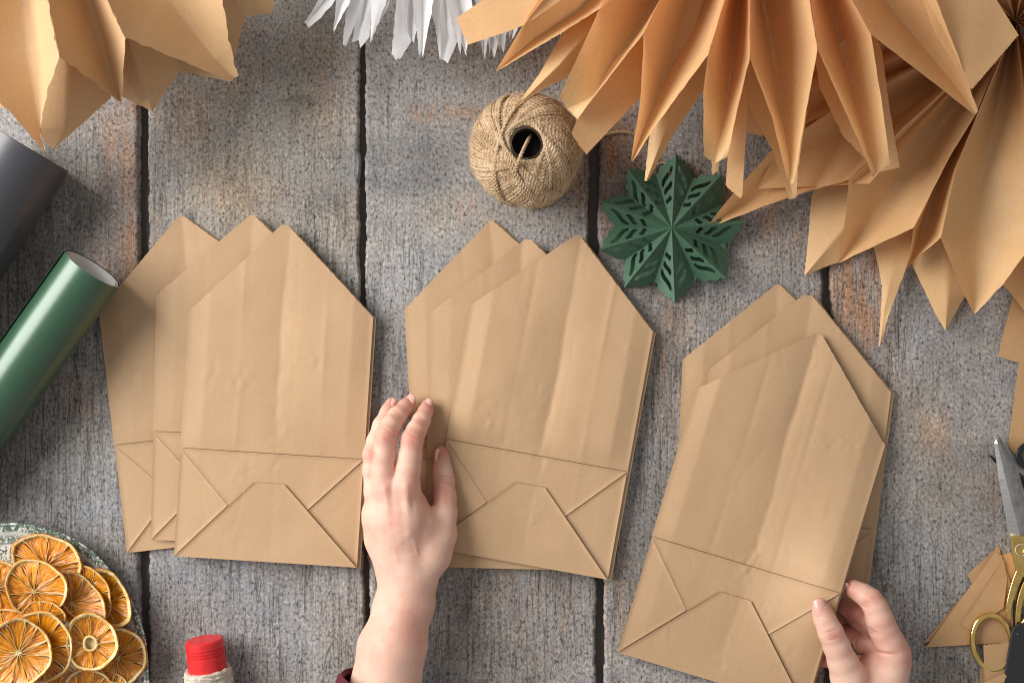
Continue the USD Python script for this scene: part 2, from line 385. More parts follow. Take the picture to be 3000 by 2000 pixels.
bounds = [np.full_like(ys, -560.0)] + [None] * 10
for i in range(5):
    bounds[1 + 2 * i] = edge(i, 0, 11 + i)
    bounds[2 + 2 * i] = edge(i, 1, 31 + i)
for k in range(5):
    L, R = bounds[2 * k], bounds[2 * k + 1]
    nx = 72
    u = np.linspace(0, 1, nx)
    X = L[:, None] + (R - L)[:, None] * u[None]
    Y = np.repeat(ys[:, None], nx, 1)
    xy = np.stack([X.ravel(), Y.ravel()], 1)
    rough = meshkit.fbm(np.c_[xy[:, 0] / 26, xy[:, 1] / 60, np.full(len(xy), 3.3)], 3, 5)
    dist = np.minimum(X - X[:, :1], X[:, -1:] - X).ravel()
    z = (rough - 0.5) * 0.5 - 0.45 * np.exp(-dist / 3.0) - 0.3
    v = PA(np.c_[xy, z])
    ny = len(ys)
    a = np.arange(ny * nx).reshape(ny, nx)
    q = np.stack([a[:-1, :-1], a[1:, :-1], a[1:, 1:], a[:-1, 1:]], -1).reshape(-1, 4)
    f = np.vstack([q[:, [0, 1, 2]], q[:, [0, 2, 3]]])
    lo = v.copy(); lo[:, 2] = -0.008
    rim = np.r_[a[0], a[1:, -1], a[-1, -2::-1], a[-2:0:-1, 0]]
    n = len(v)
    rim2 = np.roll(rim, -1)
    m = len(rim)
    base = np.arange(n, n + m); base2 = np.roll(base, -1)
    side = np.vstack([np.stack([rim, rim2, base2], 1), np.stack([rim, base2, base], 1)])
    V = np.vstack([v, lo[rim]])
    xyV = np.vstack([xy, xy[rim]])
    part(table, 'plank', fix(V, np.vstack([f, side])), plank_mat, smooth=True,
         attrs={'rust': blobs(xyV, RUST), 'blue': blobs(xyV, BLUE), 'dark': blobs(xyV, DARK), 'tan': blobs(xyV, TAN), 'light': blobs(xyV, LIGHT), 'grain': blobs(xyV, GRAIN)})

# ------------------------------------------------------------------ paper bags
bag_mat = kraft('brown_bag_paper', (0.435, 0.278, 0.153), (0.565, 0.381, 0.222), rough=0.6, stripe=0.05)
bag_in = kraft('bag_paper_inner', (0.36, 0.20, 0.085), (0.46, 0.27, 0.12), rough=0.7)


def bag(label, BL, deg, z0, fold=318, hs=(719, 730), ah=975, au=(257, 277), w=540, lift=None, seed=0, crease=1.0, cu=270, under=(10, -4), group='brown bags laid out in three fanned stacks', flapz=1.0):
    r = np.random.default_rng(seed)
    a = math.radians(deg)
    wv = np.array([math.cos(a), math.sin(a)]); up = np.array([math.sin(a), -math.cos(a)])
    BL = np.array(BL, float)
    to = lambda uv: BL + np.asarray(uv, float)[..., :1] * wv + np.asarray(uv, float)[..., 1:] * up
    inv = lambda p: np.stack([(p - BL) @ wv, (p - BL) @ up], -1)
    lift = lift or (lambda u, v: 0 * u)
    ph = r.uniform(0, 6, 6)

    lines = [(160 + r.uniform(-28, 28), r.choice([-.55, .45]), 9), (392 + r.uniform(-28, 28), r.choice([-.6, .5]), 8), (330 + r.uniform(-20, 30), r.uniform(.1, .45), 10), (470 + r.uniform(-20, 20), r.uniform(0, .3), 12)]

    spots = [(r.uniform(40, 500), r.uniform(40, 800), r.uniform(16, 34)) for _ in range(9)]

    def relief(u, v):
        above = 1 / (1 + np.exp(-(v - fold - 25) / 14))
        c = cu + 4 * np.sin(v / 150 + ph[0]) + 2 * np.sin(v / 47 + ph[1]) + 3 * (meshkit.noise(np.stack([v / 30, 0 * v, 0 * v + seed], -1), seed) - .5)
        d = u - c
        k = crease * (0.55 + 0.45 * np.sin(v / 210 + ph[2]) ** 2)
        zz = 4.0 * k * (1 - np.exp(-np.abs(d) / np.where(d < 0, 75, 48))) * (0.25 + 0.75 * above)
        for cc, amp, ww in lines:
            dd = u - cc - 3 * np.sin(v / 160 + ph[3] + cc)
            zz -= amp * crease * np.exp(-np.abs(dd) / ww) * (0.25 + 0.75 * np.sin(v / 150 + ph[4] + cc) ** 2) * (.25 + .75 * above)
        rid = np.abs(meshkit.noise(np.stack([u / 95 + v / 300, v / 120 - u / 260, np.full_like(u, seed * 5.3)], -1), seed + 17) - .5)
        zz -= np.exp(-rid / .02) * .22 * crease * np.clip(meshkit.noise(np.stack([u / 80, v / 80, 0 * u + seed], -1), seed + 3) * 3 - 1.6, 0, 1)
        n = meshkit.fbm(np.stack([u / 130, v / 170, np.full_like(u, seed * 7.7)], -1), 2, seed)
        n2 = meshkit.fbm(np.stack([u / 34, v / 80, np.full_like(u, seed * 3.1)], -1), 2, seed + 9)
        zz += (n - 0.5) * 2.2 + (n2 - 0.5) * 0.18
        crumple = meshkit.fbm(np.stack([u / 17, v / 26, np.full_like(u, seed * 2.9)], -1), 2, seed + 31) - .5
        mask = np.exp(-((u - cu) / 26) ** 2 - ((v - fold - 5) / 40) ** 2) + .5 * np.exp(-((u - cu - 5) / 16) ** 2) * np.clip(meshkit.noise(np.stack([v / 50, 0 * v + seed, 0 * v], -1), 4) * 2 - .7, 0, 1)
        for (mu, mv, ms) in spots:
            mask = mask + .55 * np.exp(-((u - mu) / ms) ** 2 - ((v - mv) / (ms * 1.5)) ** 2)
        zz += crumple * 1.7 * mask
        edge = np.minimum(np.minimum(u, w - u), v) / 60.0
        return zz * np.clip(edge, 0.15, 1.0)

    Z = lambda dz, flat=1.0: (lambda p: (lambda q: z0 + dz + flat * relief(q[:, 0], q[:, 1]) + lift(q[:, 0], q[:, 1]))(inv(p)))
    pent = lambda du=0, dv=0, g=0: np.array([(du + g, 0 + g), (w + du - g, 0 + g), (w + du - g, hs[1] + dv), (au[1] + du, ah + dv), (au[0] + du, ah + dv), (du + g, hs[0] + dv)], float)
    t = thing('paper_bag', label, 'paper bag', group, P(*to((w / 2, w / 2)), z0))
    kw = dict(jag=0.55, jagedges={2, 3, 4})
    part(t, 'back_panel', sheet(to(pent(under[0], under[1], 1)), Z(-1.6, 0.2), 22, 0.25, seed=seed + 1, **kw), bag_mat, 30)
    # the two folded-in sides between the front and the back
    for s, (u0, u1) in enumerate(((2, 118), (w - 118 + under[0] * .6, w - 2 + under[0] * .6))):
        top = [hs[0] + (ah - hs[0]) * (u - 0) / au[0] if s == 0 else hs[1] + (ah - hs[1]) * (w - u) / (w - au[1]) for u in (u0, u1)]
        g = np.array([(u0, 6), (u1, 6), (u1, top[1] - 3), (u0, top[0] - 3)])
        part(t, 'side_fold', sheet(to(g), Z(-0.9, 0.35), 22, 0.25, seed=seed + 2 + s, jag=0.5, jagedges={2}), bag_mat, 30)
    fp = pent(); fp[0, 1] = fp[1, 1] = fold + 1.7
    part(t, 'front_panel', sheet(to(fp), Z(0.3), 6.5, 0.3, seed=seed + 4, **kw), bag_mat, 50)
    def lip(poly, dz, amp=0.75, w=4.0, skip=()):
        ring = [LineString([poly[i], poly[(i + 1) % len(poly)]]) for i in range(len(poly)) if i not in skip]
        ring = unary_union(ring)
        import shapely

        def fn(p):
            q = inv(p)
            return z0 + dz + relief(q[:, 0], q[:, 1]) + lift(q[:, 0], q[:, 1]) + amp * np.exp(-shapely.distance(shapely.points(q), ring) / w)
        return fn

    # the folded-up bottom
    f = fold
    e = 1.5
    ul, ur = .281 * w, .293 * w
    tl = [(e, e + .5), (ul - 2.6, f * .5), (e, f - 1.2)]
    part(t, 'corner_fold', sheet(to(tl), lip(tl, 0.5, .5, 3), 6, 0.4, seed=seed + 5), bag_mat, 50)
    tr = [(w - e, e), (w - e, f - 2), (w - ur + 2.5, f * .5)]
    part(t, 'corner_fold', sheet(to(tr), lip(tr, 0.5, .5, 3), 6, 0.4, seed=seed + 6), bag_mat, 50)
    bt = [(e, f), (ul - 3, f * .505), (ul + 50, f * .46), (w - ur - 55, f * .46), (w - ur + 2, f * .505), (w - e, f)]
    part(t, 'bottom_panel', sheet(to(bt), lip(bt, 1.25, .6, 3.5), 6, 0.5, seed=seed + 7), bag_mat, 50)
    fl = [(3, 1), (w - 3, 1), (w - ur, f * .5), (w - ur * 1.456, f * .728), (ul * 1.456, f * .728), (ul, f * .5)]
    part(t, 'bottom_flap', sheet(to(fl), lip(fl, 2.3, .9, 4.0, (0, 3)), 5, 0.6, seed=seed + 8, saw=3.5, jag=0.2, jagedges={3}), bag_mat, 50)
    return t


bag('brown paper bag at the back of the left stack, its corner under the green roll', (370, 1620), -6.5, 2.2, hs=(712, 722), ah=962, au=(262, 278), seed=1, crease=.8)
bag('brown paper bag in the middle of the left stack with its peak highest', (440, 1582), 1.4, 6.6, fold=318, hs=(718, 722), ah=958, au=(268, 282), seed=2, crease=.8)
bag('brown paper bag lying on top of the left stack', (508, 1629), 3.6, 11.2, fold=318, hs=(719, 735), ah=988, au=(255, 275), seed=3, crease=.85, cu=278)
bag('brown paper bag at the back of the middle stack, partly under the fingers', (1226, 1628), -3.3, 2.2, hs=(722, 700), ah=968, au=(264, 274), seed=4, crease=.8)
bag('brown paper bag second from the top of the middle stack', (1242, 1660), 1.4, 6.6, hs=(745, 735), ah=965, au=(272, 290), seed=5, crease=.8)
bag('brown paper bag lying on top of the middle stack beside the thumb', (1250, 1602), 10.25, 11.2, fold=321, hs=(720, 738), ah=975, au=(266, 282), seed=6, crease=1.25, cu=284)
bag('brown paper bag at the back of the right stack', (1967, 1776), 2.6, 2.2, hs=(724, 716), ah=955, au=(262, 276), seed=7, crease=.7)
bag('brown paper bag in the middle of the right stack with its right edge showing', (1982, 1797), 7.4, 6.6, hs=(719, 724), ah=975, au=(250, 274), seed=8, crease=.8)


def lifted(u, v):
    d = np.hypot((575 - u) * 1.0, (v - 350) * 0.8)
    return 24 * np.exp(-(d / 150) ** 2) + 9 * np.exp(-(((575 - u) / 170) ** 2)) * np.clip(v / 250, 0.3, 1) * np.clip((900 - v) / 500, 0, 1)


bag('brown paper bag on top of the right stack, pinched at its corner by the hand', (1807, 1910), 16.75, 11.2, fold=354, hs=(804, 806), ah=1062, au=(288, 310), seed=9, crease=1.3, cu=300, lift=lifted, w=578, under=(5, -3))
# ------------------------------------------------------------------ paper stars made of fanned bags
star_mat = kraft('kraft_star_paper', (0.68, 0.42, 0.18), (0.92, 0.64, 0.335), trans=0.36, tcol=(1.0, 0.42, 0.04), rough=0.38, stripe=0.4, ribs=True)
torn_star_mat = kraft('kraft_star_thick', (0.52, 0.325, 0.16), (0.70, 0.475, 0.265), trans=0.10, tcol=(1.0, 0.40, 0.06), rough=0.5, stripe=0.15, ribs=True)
dark_star_mat = kraft('kraft_star_shaded', (0.58, 0.345, 0.15), (0.76, 0.50, 0.255), trans=0.20, tcol=(1.0, 0.42, 0.06), rough=0.48, stripe=0.5, ribs=True)  # darker copy of the star paper, its shade held in the colour
white_mat = mat('white_paper', {
    'g': ('geometry', {}), 'n': ('noise_texture', {'scale': 60.0, 'detail': 3.0}), 'r': ('rgb_ramp', {'ramp': [(0.3, (0.80, 0.80, 0.81)), (0.7, (0.86, 0.86, 0.87))]}),
    'p': ('principled_bsdf', {'roughness': 0.6}), 't': ('translucent_bsdf', {'color': (0.92, 0.92, 0.92)}), 'mx': ('mix_closure', {'fac': 0.33})},
    [('g.position', 'n.vector'), ('n.fac', 'r.fac'), ('r.color', 'p.base_color'), ('p.BSDF', 'mx.closure1'), ('t.BSDF', 'mx.closure2')], 'mx.closure')


def petal(left, mid, right, n=44, m=9, p=1.5, jag=0.0, saw=0.0, seed=0, wob=0.55, rag=0.6):
    """A folded sheet between three lines given from the tip inwards, (px, py, mm) each: left ridge, valley, right ridge."""
    r = np.random.default_rng(seed)
    L, M, R = (resample(x, n) for x in (left, mid, right))
    rows = np.linspace(-1, 1, 2 * m + 1)
    if saw:
        rows = np.linspace(-1, 1, 4 * m + 1)
    V = np.zeros((n, len(rows), 3))
    for j, c in enumerate(rows):
        E = L if c < 0 else R
        V[:, j, :2] = M[:, :2] + (E - M)[:, :2] * abs(c)
        V[:, j, 2] = M[:, 2] + (E - M)[:, 2] * abs(c) ** p
    tt = np.linspace(0, 1, n)[:, None]
    q = np.stack([V[..., 0] / 120, V[..., 1] / 120, np.full(V.shape[:2], seed * 1.7)], -1)
    V[..., 2] += (meshkit.fbm(q, 2, seed) - 0.5) * 4.0 * wob * (1 - rows[None] ** 2) * np.clip(tt * 6, 0.2, 1)
    if rag:                                    # the scissor-cut edges are a little ragged
        k = slice(0, n // 2)
        V[k, 0, :2] += r.normal(0, rag, (n // 2, 2)); V[k, -1, :2] += r.normal(0, rag, (n // 2, 2))
    d = V[0] - V[2]
    d = d[:, :2] / (np.linalg.norm(d[:, :2], axis=1, keepdims=True) + 1e-9)
    if saw or jag:
        o = np.where(np.arange(len(rows)) % 2 == 0, saw / 2, -saw / 2) + r.normal(0, jag + 1e-6, len(rows))
        V[0, :, :2] += d * o[:, None]
    global STRIP
    v = PA(V.reshape(-1, 3))
    wd = (np.linalg.norm((L - M)[:, :2], axis=1) + np.linalg.norm((R - M)[:, :2], axis=1)) / 2
    STRIP = {'across': (rows[None] * np.maximum(wd.max() * .6, wd[:, None])).ravel() + seed * 300, 'along': np.repeat(np.linspace(0, 1, n) * np.linalg.norm((M[0] - M[-1])[:2]), len(rows)) + seed * 91}
    a = np.arange(n * len(rows)).reshape(n, len(rows))
    qd = np.stack([a[:-1, :-1], a[:-1, 1:], a[1:, 1:], a[1:, :-1]], -1).reshape(-1, 4)
    f = np.vstack([qd[:, [0, 1, 2]], qd[:, [0, 2, 3]]])
    nrm = np.cross(v[f[:, 1]] - v[f[:, 0]], v[f[:, 2]] - v[f[:, 0]]).sum(0)
    if nrm[2] < 0:
        f = f[:, ::-1]
    return fix(v, f)


def strip_part(t, name, m, material):
    return part(t, name, m, material, True, attrs=STRIP)


def leaf(poly, z, seed=0, saw=0.0, jag=0.5, edges=(), bend=0.0, step=10):
    """A flat or gently bent piece: poly (px, py), z a plane through three heights z(px,py)=a+b*(x-x0)+c*(y-y0) or per-vertex heights."""
    poly = np.asarray(poly, float)
    z = np.broadcast_to(np.asarray(z, float), (len(poly),))
    A = np.c_[np.ones(len(poly)), poly - poly.mean(0)]
    co = np.linalg.lstsq(A, z, rcond=None)[0]
    c0 = poly.mean(0)
    fn = lambda p: co[0] + (p - c0) @ co[1:] + (meshkit.fbm(np.c_[p / 140, np.full(len(p), seed * 2.3)], 2, seed) - 0.5) * 5.0
    return sheet(poly, fn, step, 0.25, jag=jag, seed=seed, saw=saw, jagedges=set(edges))


def line(pts, *z):
    z = z if len(z) == len(pts) else np.interp(np.linspace(0, 1, len(pts)), np.linspace(0, 1, len(z)), z)
    return [(x, y, h) for (x, y), h in zip(pts, z)]


# --- the large star at the top, standing over the others
C2 = (2235, -470)
s2 = thing('paper_star', 'large kraft paper star spreading its many points over the twine ball', 'paper star', 'folded paper stars', P(2235, -470, 0))
cz, cv = 152, 66          # ridge and valley height at the centre
up2 = [
    # left ridge, valley, right ridge (from the tip inwards)
    ([(1453, 207), (1539, 65), (1577, 0), (1850, -330)], [(1455, 208), (1560, 120), (1700, 30), (1900, -220)], [(1457, 208), (1640, 100), (1764, 22), (1960, -200)], (104, 128, 140, 160), (104, 92, 84, 78), (104, 128, 140, 165), 0),
    ([(1638, 285), (1760, 19), (1780, -30), (2235, -470)], [(1662, 320), (1737, 283), (1932, 0), (2235, -470)], [(1691, 350), (1740, 284), (1887, 96), (1932, 4), (2235, -470)], (112, 140, 145, cz), (106, 104, 84, cv), (106, 122, 148, 152, cz), 4.5),
    ([(1848, 471), (1875, 306), (1887, 96), (1932, 4), (2235, -470)], [(1852, 472), (1862, 440), (1955, 210), (2047, 0), (2235, -470)], [(1855, 471), (1906, 390), (2074, 161), (2120, 11), (2235, -470)], (98, 120, 148, 152, cz), (98, 95, 86, 78, cv), (98, 112, 152, 158, cz), 1.5),
    ([(2061, 457), (2061, 268), (2074, 161), (2120, 11), (2235, -470)], [(2095, 478), (2143, 230), (2165, 0), (2235, -470)], [(2131, 459), (2165, 300), (2197, 168), (2197, 0), (2235, -470)], (106, 130, 152, 158, cz), (102, 92, 78, cv), (104, 130, 153, 160, cz), 4),
    ([(2308, 536), (2262, 344), (2197, 168), (2197, 0), (2235, -470)], [(2316, 538), (2312, 460), (2262, 150), (2232, 0), (2235, -470)], [(2327, 534), (2355, 360), (2395, 147), (2372, 0), (2235, -470)], (98, 124, 153, 160, cz), (97, 95, 84, 76, cv), (98, 122, 153, 160, cz), 1.0),
    ([(2559, 520), (2525, 434), (2397, 149), (2374, 0), (2235, -470)], [(2570, 505), (2540, 440), (2445, 40), (2400, -110), (2235, -470)], [(2607, 480), (2588, 330), (2552, 101), (2496, 0), (2235, -470)], (98, 112, 153, 160, cz), (95, 91, 84, 74, cv), (98, 124, 150, 158, cz), 4),
    ([(2854, 337), (2760, 262), (2552, 101), (2496, 0), (2235, -470)], [(2860, 333), (2790, 240), (2594, 0), (2400, -240), (2235, -470)], [(2865, 325), (2820, 200), (2743, 0), (2660, -190), (2235, -470)], (96, 112, 150, 158, cz), (95, 91, 84, 74, cv), (96, 116, 140, 155, cz), 1.0),
]
for k, (l, m_, r_, zl, zm, zr, saw) in enumerate(up2):
    strip_part(s2, 'folded_point', petal(line(l, *zl), line(m_, *zm), line(r_, *zr), seed=k + 1, saw=saw, jag=0.6, p=1.22), star_mat)
# the square bag end on the left, two layers with a fold between them
part(s2, 'bag_end', leaf([(1337, 54), (1370, 132), (1497, 90), (1545, 70), (1700, -40), (1620, -140), (1382, 23)], [118, 116, 122, 126, 140, 142, 122], 21, saw=3.5, edges={0}), star_mat, 60)
part(s2, 'bag_end', leaf([(1350, 78), (1361, 106), (1545, 40), (1690, -60), (1660, -90), (1500, 15)], [113.0, 112.0, 120.0, 130.0, 132.0, 122.0], 22), star_mat, 60)
# lower points, seen between the upper ones
low2 = [
    ([(1508, 314), (1580, 218), (1672, 57), (1764, 19), (1900, -200)], [(1510, 316), (1640, 190), (1725, 90), (1900, -130)], [(1512, 315), (1590, 262), (1657, 230), (1770, 120), (1930, -60)], (104, 100, 98, 96, 90), (102, 106, 108, 100), (104, 96, 90, 80, 70), 0, 1),
    ([(1888, 530), (1902, 402), (1940, 250), (2000, 0)], [(1893, 531), (1945, 400), (2000, 260), (2060, 0)], [(1898, 530), (1959, 417), (2059, 268), (2100, 120), (2160, -60)], (70, 78, 84, 90), (72, 84, 92, 96), (70, 70, 66, 60, 60), 0, 1),
    ([(2085, 513), (2085, 478), (2085, 380), (2090, 200)], [(2094, 508), (2098, 470), (2108, 300), (2115, 150)], [(2103, 501), (2118, 400), (2128, 344), (2143, 230)], (88, 90, 92, 95), (88, 90, 92, 95), (88, 90, 92, 95), 2.5, 1),
    ([(2311, 584), (2262, 440), (2189, 306), (2160, 150), (2180, -100)], [(2325, 582), (2300, 480), (2250, 250), (2220, 0)], [(2334, 578), (2337, 500), (2365, 330), (2340, 60)], (60, 72, 84, 90, 95), (60, 62, 70, 80), (60, 66, 72, 80), 2, 1),
    ([(2530, 462), (2470, 400), (2400, 255), (2380, 100)], [(2575, 505), (2500, 360), (2440, 160)], [(2636, 490), (2608, 330), (2584, 153), (2540, 20)], (74, 80, 86, 92), (68, 78, 90), (66, 76, 84, 92), 3, 1),
]
for k, (l, m_, r_, zl, zm, zr, saw, pp) in enumerate(low2):
    strip_part(s2, 'lower_point', petal(line(l, *zl), line(m_, *zm), line(r_, *zr), seed=k + 31, saw=saw, p=pp, jag=0.4), star_mat)
part(s2, 'bag_end', leaf([(1674, 392), (1718, 453), (1875, 287), (1905, 180), (1880, 100), (1800, 180), (1691, 350)], [96, 94, 88, 92, 104, 108, 100], 23, saw=3, edges={0}), star_mat, 60)
part(s2, 'bag_end', leaf([(1691, 422), (1706, 440), (1842, 262), (1890, 120), (1870, 118), (1770, 292)], [91.0, 90.0, 87.0, 93.0, 100.0, 96.0], 24), star_mat, 60)
part(s2, 'bag_end', leaf([(2126, 543), (2146, 563), (2170, 582), (2175, 570), (2189, 325), (2180, 180), (2160, 180), (2135, 421)], [84, 84, 84, 84, 90, 96, 96, 88], 25, saw=3, edges={0, 1}), star_mat, 60)
part(s2, 'bag_end', leaf([(2142, 555), (2155, 566), (2166, 400), (2164, 300), (2152, 400)], [81.0, 81.0, 86.0, 89.0, 86.0], 26), star_mat, 60)
part(s2, 'bag_end', leaf([(2846, 264), (2984, 103), (2919, 0), (2820, -160), (2680, -60), (2740, 100)], [112, 112, 118, 132, 132, 120], 27, saw=4, edges={0}), star_mat, 60)
part(s2, 'bag_end', leaf([(2955, 135), (2925, 172), (2880, 140), (2770, 10), (2700, -100), (2780, -140), (2850, 10)], [109, 108, 108, 112, 118, 122, 114], 28), star_mat, 60)

# --- the star at the top left corner
C1 = (-40, -540)
s1 = thing('paper_star', 'brown paper star with torn-edged points hanging into the top left corner', 'paper star', 'folded paper stars', P(-40, -540, 0))
up1 = [
    ([(130, 442), (15, 314), (-70, 232), (-90, 140), (-40, -540)], [(129, 440), (115, 345), (90, 153), (77, 0), (-40, -540)], [(133, 436), (119, 400), (118, 372), (122, 344), (140, 264), (174, 168), (138, 0), (-40, -540)], (76, 104, 118, 118, 125), (76, 82, 88, 88, 84), (78, 88, 96, 102, 122, 144, 144, 140), 0),
    ([(353, 300), (272, 239), (174, 168), (138, 0), (-40, -540)], [(354, 300), (329, 230), (264, 0), (180, -200), (-40, -540)], [(356, 299), (360, 230), (368, 111), (314, 0), (-40, -540)], (72, 104, 144, 144, 140), (72, 80, 88, 84, 80), (74, 100, 140, 142, 140), 0),
    ([(679, 239), (524, 176), (368, 111), (314, 0), (-40, -540)], [(686, 228), (628, 168), (501, 0), (330, -200), (-40, -540)], [(698, 224), (670, 115), (651, 0), (560, -180), (-40, -540)], (72, 104, 140, 142, 140), (70, 78, 86, 86, 80), (72, 94, 120, 138, 140), 1.5),
]
for k, (l, m_, r_, zl, zm, zr, saw) in enumerate(up1):
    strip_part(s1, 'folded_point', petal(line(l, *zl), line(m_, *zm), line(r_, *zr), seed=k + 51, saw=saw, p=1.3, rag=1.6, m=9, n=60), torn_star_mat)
strip_part(s1, 'lower_point', petal(line([(153, 438), (132, 415), (118, 380), (110, 200), (60, -100)], 60, 66, 72, 70, 70), line([(155, 439), (190, 380), (200, 200), (150, -100)], 60, 64, 72, 80), line([(157, 437), (325, 287), (330, 150), (260, -60)], 60, 54, 60, 70), seed=61, p=1), torn_star_mat)
strip_part(s1, 'lower_point', petal(line([(444, 326), (356, 283), (352, 180), (320, 0)], 55, 60, 66, 80), line([(446, 326), (379, 127), (330, 0)], 56, 82, 96), line([(447, 325), (494, 256), (528, 207), (500, 60), (420, -60)], 55, 52, 50, 60, 70), seed=62, p=1), torn_star_mat)
part(s1, 'lower_point', leaf([(524, 207), (574, 218), (676, 240), (690, 190), (560, 100), (500, 150)], [50, 48, 52, 60, 60, 55], 63), torn_star_mat, 60)
part(s1, 'lower_point', leaf([(689, 161), (716, 54), (700, -80), (600, -120), (600, 60), (668, 150)], [58, 60, 70, 74, 66, 60], 64), torn_star_mat, 60)
strip_part(s1, 'lower_point', petal(line([(716, 52), (690, 0), (640, -160)], 60, 66, 80), line([(755, 44), (745, 0), (690, -160)], 54, 56, 66), line([(798, 40), (804, 0), (770, -160)], 56, 60, 74), seed=65, p=1), torn_star_mat)
part(s1, 'lower_point', leaf([(-60, 300), (-60, 330), (2, 318), (16, 312), (-40, 230)], [56, 54, 56, 60, 70], 66), torn_star_mat, 60)

# --- the star on the right, lower than the large one
C3 = (2975, 62)
s3 = thing('paper_star', 'brown ribbed paper star on the right with its dark centre in the top right corner', 'paper star', 'folded paper stars', P(2975, 62, 0))
rz, vz = 74, 12             # at the centre
up3 = [
    ([(2125, 340), (2250, 260), (2500, 150), (2700, 90), (2972, 60)], [(2128, 356), (2300, 290), (2500, 220), (2972, 61)], [(2132, 372), (2227, 398), (2300, 390), (2425, 333), (2597, 245), (2685, 201), (2972, 62)], (34, 46, 62, 68, rz), (34, 32, 32, vz), (34, 44, 50, 62, 70, 72, rz), 1.2),
    ([(2071, 667), (2120, 600), (2252, 448), (2400, 350), (2425, 333), (2597, 245), (2685, 201), (2973, 62)], [(2073, 667), (2169, 600), (2345, 501), (2483, 409), (2624, 318), (2974, 63)], [(2074, 668), (2242, 603), (2360, 563), (2483, 529), (2487, 526), (2628, 390), (2768, 264), (2974, 63)], (24, 34, 48, 60, 62, 70, 72, rz), (24, 18, 20, 24, 26, vz), (24, 34, 44, 58, 60, 70, 72, rz), 0.5),
    ([(2458, 770), (2475, 661), (2487, 528), (2628, 390), (2768, 264), (2974, 63)], [(2459, 771), (2506, 695), (2609, 561), (2682, 475), (2789, 325), (2975, 64)], [(2460, 770), (2567, 718), (2676, 668), (2785, 455), (2858, 337), (2975, 63)], (22, 40, 60, 70, 72, rz), (22, 17, 22, 26, 26, vz), (22, 38, 60, 70, 72, rz), 0.4),
    ([(2655, 789), (2666, 745), (2676, 668), (2785, 455), (2858, 337), (2975, 63)], [(2656, 788), (2697, 691), (2751, 500), (2846, 344), (2976, 64)], [(2658, 787), (2697, 745), (2756, 697), (2800, 500), (2862, 337), (2976, 63)], (26, 42, 60, 70, 72, rz), (24, 20, 26, 28, vz), (26, 42, 58, 68, 70, rz), 0.3),
    ([(2854, 921), (2812, 837), (2756, 697), (2800, 500), (2862, 337), (2976, 63)], [(2855, 921), (2865, 684), (2881, 500), (2925, 300), (2977, 64)], [(2856, 920), (2938, 833), (3000, 749), (3060, 690), (3010, 400), (2977, 63)], (30, 44, 58, 68, 70, rz), (30, 26, 30, 28, vz), (30, 46, 58, 60, 70, rz), 0.3),
    ([(3030, 1010), (3050, 860), (3060, 690), (3010, 400), (2977, 63)], [(3032, 1010), (3090, 700), (3050, 400), (2979, 64)], [(3034, 1010), (3150, 850), (3230, 620), (3080, 330), (2979, 63)], (20, 40, 60, 70, rz), (20, 22, 26, vz), (20, 40, 60, 70, rz), 0.3),
]
for k, (l, m_, r_, zl, zm, zr, saw) in enumerate(up3):
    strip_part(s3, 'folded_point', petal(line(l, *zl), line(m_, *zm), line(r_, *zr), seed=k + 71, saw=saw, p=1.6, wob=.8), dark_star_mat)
# the rest of the circle round the centre, close to it
for k in range(9):
    a0 = math.radians(42 - k * 30); a1 = a0 - math.radians(30); am = (a0 + a1) / 2
    q = lambda a, r: (2975 + r * math.cos(a), 62 + r * math.sin(a))
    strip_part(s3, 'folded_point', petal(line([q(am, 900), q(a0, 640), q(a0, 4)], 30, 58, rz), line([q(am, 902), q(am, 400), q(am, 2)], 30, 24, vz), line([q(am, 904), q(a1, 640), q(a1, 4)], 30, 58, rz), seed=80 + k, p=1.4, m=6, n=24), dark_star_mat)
strip_part(s3, 'lower_point', petal(line([(2357, 806), (2368, 690), (2377, 577), (2420, 480)], 6, 8, 10, 14), line([(2358, 807), (2475, 665), (2600, 480)], 7, 20, 24), line([(2360, 806), (2414, 783), (2458, 768), (2560, 700)], 6, 6, 7, 10), seed=91, p=1), dark_star_mat)
strip_part(s3, 'lower_point', petal(line([(2575, 1013), (2581, 900), (2584, 844), (2575, 787), (2559, 722), (2570, 600)], 6, 10, 12, 14, 16, 20), line([(2578, 1012), (2592, 900), (2612, 800), (2640, 640)], 7, 13, 16, 20), line([(2581, 1010), (2601, 929), (2651, 795), (2674, 720), (2690, 600)], 6, 12, 16, 18, 20), seed=92, p=1), dark_star_mat)
strip_part(s3, 'lower_point', petal(line([(2768, 967), (2735, 909), (2672, 776), (2700, 600)], 6, 8, 10, 16), line([(2770, 968), (2776, 880), (2774, 700)], 7, 14, 22), line([(2772, 966), (2821, 877), (2880, 800), (2900, 650)], 6, 7, 8, 14), seed=93, p=1), dark_star_mat)
part(s3, 'lower_point', leaf([(2938, 833), (2967, 867), (3040, 960), (3120, 800), (3000, 640), (2920, 760)], [10, 8, 8, 14, 24, 16], 94), dark_star_mat, 60)

